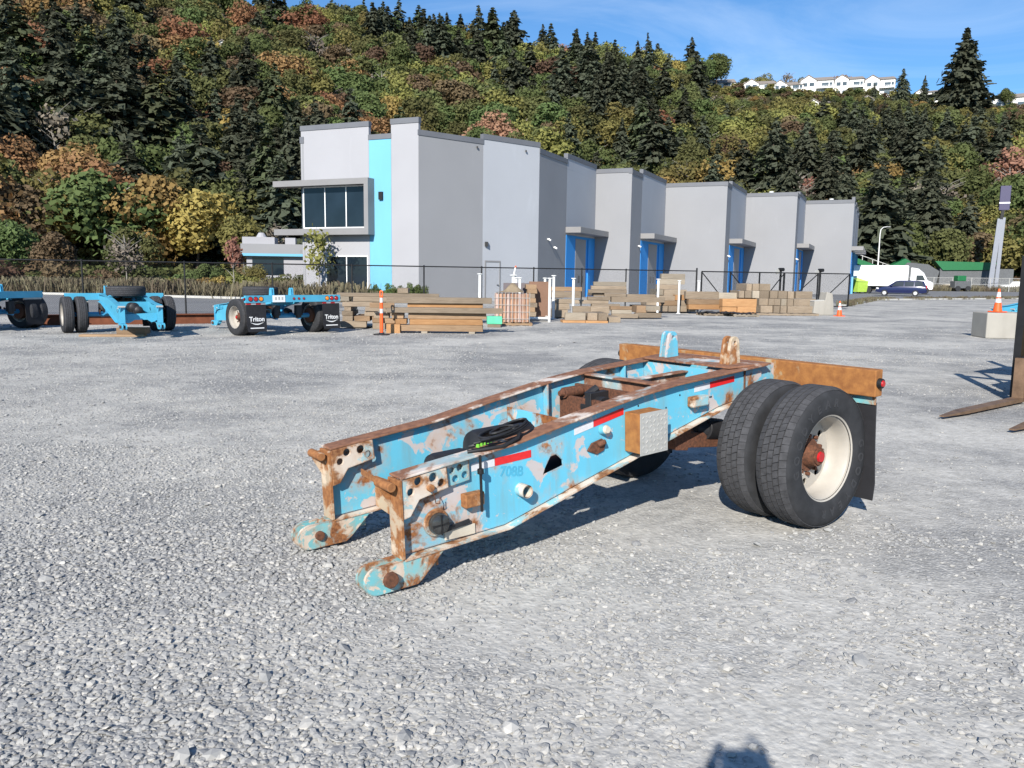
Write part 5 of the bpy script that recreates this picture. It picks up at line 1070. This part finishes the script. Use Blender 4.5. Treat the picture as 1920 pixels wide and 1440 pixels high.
for x, zt, wb, wr in ST:
    zb = .34 if abs(x) < 2.3 else .42; mid_ = min(1.02, zt - .02)
    secs.append([(x, -wb * .96, zb), (x, -wb, zb + .2), (x, -wb, mid_ * .85), (x, -wb * .97, mid_), (x, -wr, zt - .05), (x, -wr * .85, zt), (x, wr * .85, zt), (x, wr, zt - .05), (x, wb * .97, mid_), (x, wb, mid_ * .85), (x, wb, zb + .2), (x, wb * .96, zb)])
loft(secs).build('body', M_navy, van, 40, .02)
for sd_ in (1, -1):
    for x0, x1, x2, x3 in ((1.0, .42, -.25, -.25), (-.35, -.35, -1.25, -1.25), (-1.35, -1.35, -2.05, -2.28)):
        m = MB(); yb, yt = sd_ * .945, sd_ * .715; m.add([(x0 if x0 > 0 else x0, yb, 1.08), (x3, yb, 1.08), (x2, yt, 1.58), (x1, yt, 1.58)], [(0, 1, 2, 3)]); o = m.build('side_window', M_cglass, van); o.modifiers.new('t', 'SOLIDIFY').thickness = .05
    for x in (1.62, -1.45):
        m = MB(); m.cyl((x, sd_ * .74, .33), (x, sd_ * .965, .33), .33, None, 20); wv_ = m.build('wheel', M_rubber, van, 40); m = MB(); m.cyl((x, sd_ * .95, .33), (x, sd_ * .978, .33), .21, .19, 14); m.build('hub_cap', M_cwheel, wv_, 40)
    m = MB(); m.obox((2.35, sd_ * .70, .80), (.3, .34, .14), (0, -.3, 0)); m.build('headlight', M_whitet, van, None, .03)
    m = MB(); m.obox((-2.5, sd_ * .82, 1.0), (.12, .16, .38)); m.build('tail_light', M_redlens, van, None, .02)
    m = MB(); m.obox((.95, sd_ * 1.02, 1.12), (.18, .2, .14)); m.build('mirror', M_navy, van, None, .03)
m = MB(); m.add([(1.18, -.78, 1.10), (1.18, .78, 1.10), (.60, .62, 1.60), (.60, -.62, 1.60)], [(0, 1, 2, 3)]); o = m.build('windscreen', M_cglass, van); o.modifiers.new('t', 'SOLIDIFY').thickness = .05
tk = empty('box_truck', (47.6, 104.5, 0), math.atan2(-2.33, 4.61), 'white box truck parked behind the navy minivan', 'truck')
m = MB(); m.box(-4.5, 2.0, -1.25, 1.25, .95, 3.55); m.build('cargo_box', M_white, tk, None, .12)
secs = [[(x, -w_, z0), (x, w_, z0), (x, w_, zt - .25), (x, w_ * .8, zt), (x, -w_ * .8, zt), (x, -w_, zt - .25)] for x, w_, z0, zt in ((2.25, 1.2, .6, 3.3), (3.1, 1.2, .6, 3.15), (3.7, 1.18, .6, 2.65), (4.15, 1.15, .6, 1.75), (4.7, 1.1, .6, 1.5), (4.8, 1.0, .7, 1.3))]
loft(secs).build('cab', M_white, tk, 40, .05)
m = MB(); m.box(-4.4, 4.4, -.5, .5, .55, .95); m.build('chassis', M_blackm, tk)
for sd_ in (1, -1):
    m = MB(); m.add([(3.9, sd_ * 1.205, 1.75), (2.9, sd_ * 1.21, 1.75), (2.9, sd_ * 1.21, 2.35), (3.6, sd_ * 1.205, 2.35)], [(0, 1, 2, 3)]); o = m.build('side_window', M_cglass, tk); o.modifiers.new('t', 'SOLIDIFY').thickness = .03
    for x in (3.9, -2.6): m = MB(); m.cyl((x, sd_ * .85, .5), (x, sd_ * 1.2, .5), .5, None, 20); m.build('wheel', M_rubber, tk, 40)
bn = empty('waste_bin', (43.8, 104.8, 0), .45, 'lime green waste bin at the far corner of the warehouse', 'bin')
M_lime = plain('lime green plastic', (.38, .56, .08, 1), .55, 0, .3, .1)
secs = [[(-a, -b, z), (a, -b, z), (a, b, z), (-a, b, z)] for a, b, z in ((.80, .55, .18), (.95, .70, 1.45), (1.0, .74, 1.5))]; loft(secs).build('tub', M_lime, bn, None, .03)
m = MB(); m.add([(-1.02, -.78, 1.5), (1.02, -.78, 1.5), (1.02, .3, 1.95), (-1.02, .3, 1.95), (1.02, .78, 1.9), (-1.02, .78, 1.9), (-1.02, .78, 1.5), (1.02, .78, 1.5)], [(0, 1, 2, 3), (3, 2, 4, 5), (5, 4, 7, 6), (0, 3, 5, 6), (1, 7, 4, 2)]); m.build('lid', M_lime, bn)
for x in (-.7, .7):
    for y in (-.45, .45): m = MB(); m.cyl((x - .04, y, .1), (x + .04, y, .1), .1, None, 12); m.build('caster', M_black, bn, 40)
lp = empty('street_lamp', (55.5, 126.5, 0), .2, 'thin pale street lamp with curved arm behind the warehouse end', 'lamp')
m = MB(); m.tube([(0, 0, 0), (0, 0, 5), (0, 0, 8.6), (.1, 0, 9.3), (.5, 0, 9.65), (1.2, 0, 9.75)], [.12, .10, .07, .06, .05, .05], 8); m.build('pole', M_pvc, lp, 50); m = MB(); m.obox((1.35, 0, 9.73), (.6, .22, .12)); m.build('lamp_head', M_alu, lp, None, .03)
sp = empty('sign_pole', (82.0, 141.5, 0), -.45, 'tall grey pole with narrow dark purple sign box above the far fence', 'sign')
m = MB(); m.bar((-.55, 0, 0), (.15, 0, 13.4), .75, .8); m.bar((.45, .1, 0), (.75, .1, 13.6), .55, .6); m.build('pole', plain('galvanised pole', (.22, .235, .27, 1), .5, .2, .4, .1), sp)
m = MB(); m.bar((.35, 0, 13.3), (.55, 0, 15.2), .9, .5); m.build('neck', M_blackm, sp)
m = MB(); m.box(-.2, 1.5, -.5, .5, 14.9, 19.3); m.build('sign_box', plain('dark purple sign', (.055, .050, .105, 1), .5), sp, None, .05); m = MB(); m.box(-.22, 1.52, -.52, -.5, 16.1, 16.35); m.build('stripe', M_white, sp)
sp.scale = (.914, .914, .914)
# grey fence and machines behind the car park
ff = empty('wire_fence', (62, 141, 0), -.06, 'low grey wire fence along the far side of the car park', 'fence')
for i in range(20):
    m = MB(); m.cyl((i * 3.1, 0, 0), (i * 3.1, 0, 2.3), .06, None, 8); m.build('post', M_alu, ff, 50)
for z in (2.25, 1.2): m = MB(); m.cyl((0, 0, z), (59, 0, z), .035, None, 6); m.build('rail', M_alu, ff, 50)
tag(links(0, 59, 2.2, 0., .16, .005).build('wire_mesh', M_alu, ff, recalc=False), kind='stuff')
M_mgreen = plain('machine green', (.014, .13, .045, 1), .45, 0, .4, .12); M_mgrey = plain('machine grey', (.10, .105, .11, 1), .6, 0, .4, .2); M_myel = plain('machine yellow', (.62, .34, .03, 1), .5)
cr_ = empty('crusher', (67, 151, 0), -.12, 'green and dark grey crushing machine with a raised conveyor', 'machine')
m = MB(); m.bar((-7.6, 0, 6.2), (2.4, 0, 2.6), 1.3, .9); m.build('conveyor', M_mgreen, cr_)
for i in range(6): m = MB(); t = i / 5; m.bar((-7.3 + 9 * t, -.7, 6.5 - 3.2 * t), (-7.3 + 9 * t, -.7, 7.4 - 3.2 * t), .1, .1); m.build('rail_post', M_alu, cr_)
m = MB(); m.bar((-7.3, -.7, 7.3), (1.8, -.7, 4.1), .1, .1); m.build('hand_rail', M_alu, cr_)
m = MB(); m.box(-8.6, -7.5, -.8, .8, 3.6, 7.2); m.build('tower', M_mgrey, cr_); m = MB(); m.bar((-8.0, 0, 0), (-8.0, 0, 3.7), .5, .5); m.bar((-3.2, 0, 0), (-3.2, 0, 4.4), .35, .35); m.build('leg', M_mgrey, cr_)
m = MB(); m.plate([(1.5, 1.2), (9, 1.0), (9.5, 3.4), (7.5, 4.6), (4, 4.9), (2.2, 3.2)], [], -1.3, 1.3, lambda u, v, t: (u, t, v)); m.build('body', M_mgrey, cr_)
m = MB(); m.plate([(1.0, 4.2), (3.6, 5.6), (4.6, 5.0), (3.4, 4.0)], [], -1.2, 1.2, lambda u, v, t: (u, t, v)); m.build('hood', M_mgreen, cr_)
m = MB(); m.bar((10.2, 0, 2.6), (10.8, 0, 5.0), .6, .5); m.build('guard', M_myel, cr_); m = MB(); m.box(1, 12, -1.4, -.6, .1, 1.1); m.box(1, 12, .6, 1.4, .1, 1.1); m.build('track', M_blackm, cr_, None, .3)
sn_ = empty('screener', (79.5, 149, 0), -.2, 'long machine with green hopper roof behind the tall sign pole', 'machine')
m = MB(); m.plate([(-4, 5.2), (6.2, 5.0), (5.2, 3.7), (-2.6, 3.6)], [], -1.4, 1.4, lambda u, v, t: (u, t, v)); m.build('hopper', M_mgreen, sn_); m = MB(); m.box(-3, 9, -1.1, 1.1, 1.0, 3.9); m.build('body', M_mgrey, sn_); m = MB(); m.box(-3.5, 9.5, -1.3, 1.3, .1, 1.0); m.build('track', M_blackm, sn_, None, .3)
ld = empty('skid_loader', (74.5, 138, 0), .1, 'small dark loader machine in front of the far wire fence', 'machine')
m = MB(); m.box(-1.4, 1.5, -.7, .7, .5, 1.7); m.build('body', M_mgrey, ld, None, .1); m = MB(); m.box(-.9, .6, -.6, .6, 1.7, 2.6); m.build('cab', M_mgreen, ld, None, .1)
for x in (-.9, .9):
    for y in (-.75, .75): m = MB(); m.cyl((x, y - .14, .45), (x, y + .14, .45), .45, None, 16); m.build('wheel', M_rubber, ld, 40)
for i, (x, y, c, lab) in enumerate(((88.5, 146, M_white, 'white parked pickup behind the far wire fence'), (94, 148, M_alu, 'silver parked car behind the far wire fence'), (79, 147.5, M_tag, 'beige parked cargo trailer behind the far wire fence'))):
    o = empty('parked_vehicle', (x, y, 0), .1, lab, 'vehicle'); secs = [[(u, -.9, .4), (u, .9, .4), (u, .9, zt - .1), (u, .7, zt), (u, -.7, zt), (u, -.9, zt - .1)] for u, zt in ((-2.4, .95), (-2.2, 1.1), (-.9, 1.15), (-.4, 1.75), (.9, 1.75), (1.5, 1.1), (2.4, .9))]; loft(secs).build('body', c, o, 40, .03)
    m = MB(); m.box(-.35, .85, -.78, .78, 1.2, 1.62); m.build('window', M_cglass, o)
    for u in (-1.5, 1.5):
        for v in (-.85, .85): m = MB(); m.cyl((u, v - .1, .35), (u, v + .1, .35), .35, None, 14); m.build('wheel', M_rubber, o, 40)
# ------------------------------------------------------------------ low building far behind the fence
fb = empty('low_office', (-24.6, 91, 0), .16, 'low white and blue office building half hidden by shrubs', 'building')
m = MB(); m.box(-4.5, 4.2, 0, 8, 0, 3.6); m.build('wall', M_wleft, fb); m = MB(); m.box(-5.0, 4.7, -.6, 8.4, 3.6, 4.75); m.build('fascia', M_wgrey, fb); m = MB(); m.box(-5.02, 4.72, -.62, 8.42, 3.45, 3.72); m.build('blue_band', M_wblue, fb)
for x0, x1 in ((-3.9, -.6), (1.6, 3.2)): m = MB(); m.box(x0, x1, -.04, .02, 1.4, 3.3); m.build('window', M_glass, fb)
m = MB(); m.box(-4.9, -1.5, 0, 3, 4.75, 5.5); m.box(-.5, .6, 1, 2.5, 4.75, 5.5); m.box(1.6, 4.4, 0, 3, 4.75, 5.5); m.cyl((-3, 1, 5.5), (-3, 1, 6.0), .6, .3, 12); m.build('roof_unit', M_wleft, fb)
put('lettering', text_mesh('44117', .62, .02, M_white), fb, None, (2.6, -.64, 4.25), (math.pi / 2, 0, 0))
# ------------------------------------------------------------------ plants along the road
BUSH = {k: [leafy_mesh(400 + 3 * i + len(k), M_leaf[k], 1300, 12, 1., .034, .0, .62) for i in range(2)] for k in ('green', 'olive', 'yellow', 'brown', 'shrub', 'gold')}
BUSH['dry'] = [leafy_mesh(480 + i, M_drybr, 1100, 12, 1., .026, .0, .66, .6) for i in range(2)]
def bush(kind, i, x, y, h, wid, lab, gr=None):
    o = put('shrub', BUSH[kind][i % 2], None, None, (x, y, -.05), (0, 0, i * 1.3)); o.scale = (h * wid, h * wid, h); return tag(o, lab, 'shrub', gr)
rq = random.Random(12)
n_ = 0
for i in range(46):
    t = i / 45; x = -62 + 50 * t + rq.uniform(-1, 1); y = 66 - 4 * t + rq.uniform(-2, 14) * (1 if i % 2 else .4)
    kd = rq.choice(['dry', 'dry', 'brown', 'olive', 'green', 'dry'] if x < -26 else ['green', 'olive', 'dry', 'green'])
    hx = rq.uniform(1.4, 3.6) if x < -29 else rq.uniform(1.2, 2.2)
    nm = {'dry': 'dry brown scrub bush', 'brown': 'brown autumn bush', 'olive': 'olive green bush', 'green': 'dark green bush'}[kd]
    bush(kd, i, x, y, hx, rq.uniform(.9, 1.4), nm + (' across the road from the blue trailers' if x < -26 else ' in the bed beside the low office'), nm + 'es ' + ('across the road' if x < -26 else 'by the low office'))
for i, (x, y, h) in enumerate(((-20.2, 57.2, 1.75), (-18.9, 57.0, 1.9), (-17.6, 56.8, 1.8), (-21.4, 57.6, 1.5), (-24.2, 58.6, 1.6), (-16.4, 56.6, 1.3))): bush('yellow' if i % 3 else 'gold', i, x, y, h, .8, 'bright yellow bush in the kerb bed behind the flap trailer', 'yellow bushes in the kerb bed')
for i in range(14): bush('shrub', i, -12.6 + i * .52, 54.9 - i * .22, rq.uniform(.7, 1.5), .55, 'small green plant at the foot of the warehouse windows', 'plants along the warehouse wall')
for x, y, h, kd, wid, lab in ((-12.75, 54.3, 5.1, 'wisp', .85, 'slender thin leaved tree at the warehouse corner'), (-18.9, 55.9, 4.2, 'wispred', .85, 'young red leaved tree on a pale stem behind the fence'), (-24.2, 66, 2.7, 'green', 1.1, 'small dense green tree before the low office'), (-21.8, 70, 2.6, 'yellow', 1., 'yellowish young tree before the low office'), (-32.5, 68, 4.2, 'green', 1., 'bushy green tree across the road behind the spare wheel'), (-29.2, 62.5, 5.2, 'bare', 1., 'bare pale twiggy tree across the road'), (-40, 72, 5.5, 'brown', 1., 'brown leaved small tree across the road'), (-36.5, 80, 6.5, 'olive', 1., 'olive green tree across the road'), (-51, 84, 7.5, 'green', 1., 'full green tree across the road by the frame edge'), (-24, 98, 9, 'cedar', 1.1, 'bronze conifer just behind the low office'), (-18.5, 104, 9.5, 'cedar', 1.1, 'bronze conifer at the left wall of the warehouse'), (-30, 106, 8.5, 'bare', 1., 'bare grey tree behind the low office'), (-35, 108, 10, 'yellow', 1.1, 'yellow green tree behind the low office')):
    grow(kd, int(abs(x)), x, y, h, x, lab, None, wid, -.05)
# dry grass along the verge
blades = []
for sd_ in range(3):
    r = np.random.default_rng(700 + sd_); n = 60; c = np.stack([r.normal(0, .30, n), r.normal(0, .30, n), r.uniform(.12, .32, n)], 1); a = np.stack([r.uniform(-.02, .02, n), r.uniform(-.02, .02, n), np.zeros(n)], 1) + .008; b = np.stack([r.normal(0, .07, n), r.normal(0, .07, n), c[:, 2]], 1)
    blades.append(quads_mesh('grass_tuft', c, a, b, M_dry))
gc = hidden_coll('grass_shapes', blades)
n = 3600; gx = rng.uniform(-78, -9, n); gy = np.where(gx < -20.5, 53.9 - (gx + 20.5) * .29, 53.9 - (gx + 20.5) * .34) + rng.gamma(1.6, 5.5, n); gz = np.full(n, .0); ok = ~((gx > -16) & (gy > 54.5 - (gx + 12.4) * .4)); gx, gy, gz = gx[ok], gy[ok], gz[ok]; n = len(gx); gs = rng.uniform(.8, 2.0, n)
n2 = 900; gx2 = rng.uniform(60, 120, n2); gy2 = 138 + (gx2 - 60) * .22 + rng.uniform(-3, 5, n2)
n3 = 420; t3 = rng.uniform(0, 1, n3); gx3 = np.where(t3 < .35, 21.4 + t3 / .35 * 9.5, 30.9 + (t3 - .35) / .65 * 43); gy3 = np.where(t3 < .35, 53.4 + t3 / .35 * 17, 70.4 + (t3 - .35) / .65 * 27.7) + rng.normal(.3, .25, n3)
px_ = np.concatenate([gx, gx2, gx3]); py_ = np.concatenate([gy, gy2, gy3]); ss = np.concatenate([gs, rng.uniform(.8, 1.8, n2), rng.uniform(.25, .6, n3)]); N_ = len(px_)
tag(scatter('dry_grass', gc, np.stack([px_, py_, np.zeros(N_)], 1), np.stack([np.zeros(N_), np.zeros(N_), rng.uniform(0, 6.28, N_)], 1), np.repeat(ss[:, None], 3, 1), rng.integers(0, 3, N_)), 'dry yellow grass along the kerbs and the far verge', 'grass')
pt = empty('picnic_table', (-15.6, 52.8, 0), .2, 'black metal picnic table behind the fence by the kerb', 'table')
m = MB(); m.box(-.9, .9, -.35, .35, .72, .77); m.build('table_top', M_blackm, pt)
for y in (-.7, .7): m = MB(); m.box(-.9, .9, y - .13, y + .13, .42, .46); m.build('seat', M_blackm, pt)
for x in (-.7, .7):
    m = MB(); m.bar((x, -.75, 0), (x, -.1, .72), .06, .06); m.bar((x, .75, 0), (x, .1, .72), .06, .06); m.build('leg', M_blackm, pt)
# ------------------------------------------------------------------ the photographer, standing where the picture was taken from
def person():
    V = [(0, -.42, .95), (0, -.42, 1.12), (0, -.40, 1.32), (0, -.39, 1.47), (0, -.36, 1.56), (0, -.31, 1.64), (0, -.31, 1.74),
         (-.10, -.42, .90), (-.12, -.40, .50), (-.13, -.44, .09), (-.14, -.30, .04), (.10, -.42, .90), (.12, -.40, .50), (.13, -.44, .09), (.14, -.30, .04),
         (-.19, -.39, 1.43), (-.29, -.25, 1.30), (-.115, -.085, 1.67), (.19, -.39, 1.43), (.29, -.25, 1.30), (.115, -.085, 1.67)]
    E = [(0, 1), (1, 2), (2, 3), (3, 4), (4, 5), (5, 6), (0, 7), (7, 8), (8, 9), (9, 10), (0, 11), (11, 12), (12, 13), (13, 14), (3, 15), (15, 16), (16, 17), (3, 18), (18, 19), (19, 20)]
    Rr = [(.17, .12), (.15, .11), (.17, .12), (.12, .09), (.06, .06), (.085, .10), (.075, .09), (.095, .10), (.065, .07), (.045, .05), (.045, .035), (.095, .10), (.065, .07), (.045, .05), (.045, .035), (.065, .065), (.045, .045), (.034, .034), (.065, .065), (.045, .045), (.034, .034)]
    for sx in (-1, 1):
        w0 = 17 if sx < 0 else 20
        for k in range(4):
            b = len(V); z = 1.762 - k * .020; V.extend([(sx * .088, -.075, z - .01), (sx * .075, -.042, z), (sx * .045, -.035, z + .002)]); E.extend([(w0, b), (b, b + 1), (b + 1, b + 2)]); Rr.extend([(.0095, .0095), (.0085, .0085), (.0075, .0075)])
        b = len(V); V.extend([(sx * .085, -.10, 1.70), (sx * .055, -.095, 1.715)]); E.extend([(w0, b), (b, b + 1)]); Rr.extend([(.011, .011), (.009, .009)])
    V[-14 + 0] = (.085, -.075, 1.775); V[-13] = (.055, -.05, 1.80); V[-12] = (.03, -.045, 1.785)
    me = bpy.data.meshes.new('person'); me.from_pydata(V, E, []); o = put('person', me)
    sk = o.modifiers.new('skin', 'SKIN'); sk.use_smooth_shade = True
    for i, v in enumerate(me.skin_vertices[0].data if me.skin_vertices else []): v.radius = Rr[i]
    if not me.skin_vertices:
        bmx = bmesh.new(); bmx.from_mesh(me); lay = bmx.verts.layers.skin.verify()
        bmx.verts.ensure_lookup_table()
        for i, v in enumerate(bmx.verts): v[lay].radius = Rr[i]; v[lay].use_root = (i == 0)
        bmx.to_mesh(me); bmx.free()
    ss_ = o.modifiers.new('sub', 'SUBSURF'); ss_.levels = ss_.render_levels = 1
    g_ = G('clothes and skin'); sep = g_.n('ShaderNodeSeparateXYZ'); g_.t.links.new(g_.co('Object'), sep.inputs[0]); cz = g_.ramp(g_.math('MULTIPLY', sep.outputs[2], .5), (.0, (.03, .03, .03, 1)), (.05, (.03, .035, .06, 1)), (.47, (.03, .035, .06, 1)), (.475, (.55, .30, .05, 1)), (.765, (.55, .30, .05, 1)), (.775, (.50, .33, .25, 1)))
    g_.t.nodes[cz.node.name].color_ramp.interpolation = 'CONSTANT'; me.materials.append(g_.fin(cz, .8)); return o
po = person(); tag(po, 'person in an orange top raising a compact camera with both hands', 'person')
m = MB()
bmh = bmesh.new(); bmesh.ops.create_uvsphere(bmh, u_segments=16, v_segments=10, radius=1.)
for v in bmh.verts: v.co = Vector((v.co.x * .09, v.co.y * .115 - .325, v.co.z * .09 + 1.735))
bmesh.ops.delete(bmh, geom=[v for v in bmh.verts if v.co.z < 1.70 and v.co.y > -.30], context='VERTS'); me = bpy.data.meshes.new('hair'); bmh.to_mesh(me); bmh.free(); me.materials.append(M_bark); put('hair', me, po)
cmr = empty('compact_camera', (0, -.06, HC), 0, 'small black compact camera held up by the person', 'camera')
m = MB(); m.box(-.062, .062, -.03, .0, -.048, .034); m.build('body', M_blackm, cmr, None, .006); m = MB(); m.cyl((.03, -.015, .034), (.03, -.015, .05), .011, None, 12); m.build('shutter_button', M_alu, cmr, 40)
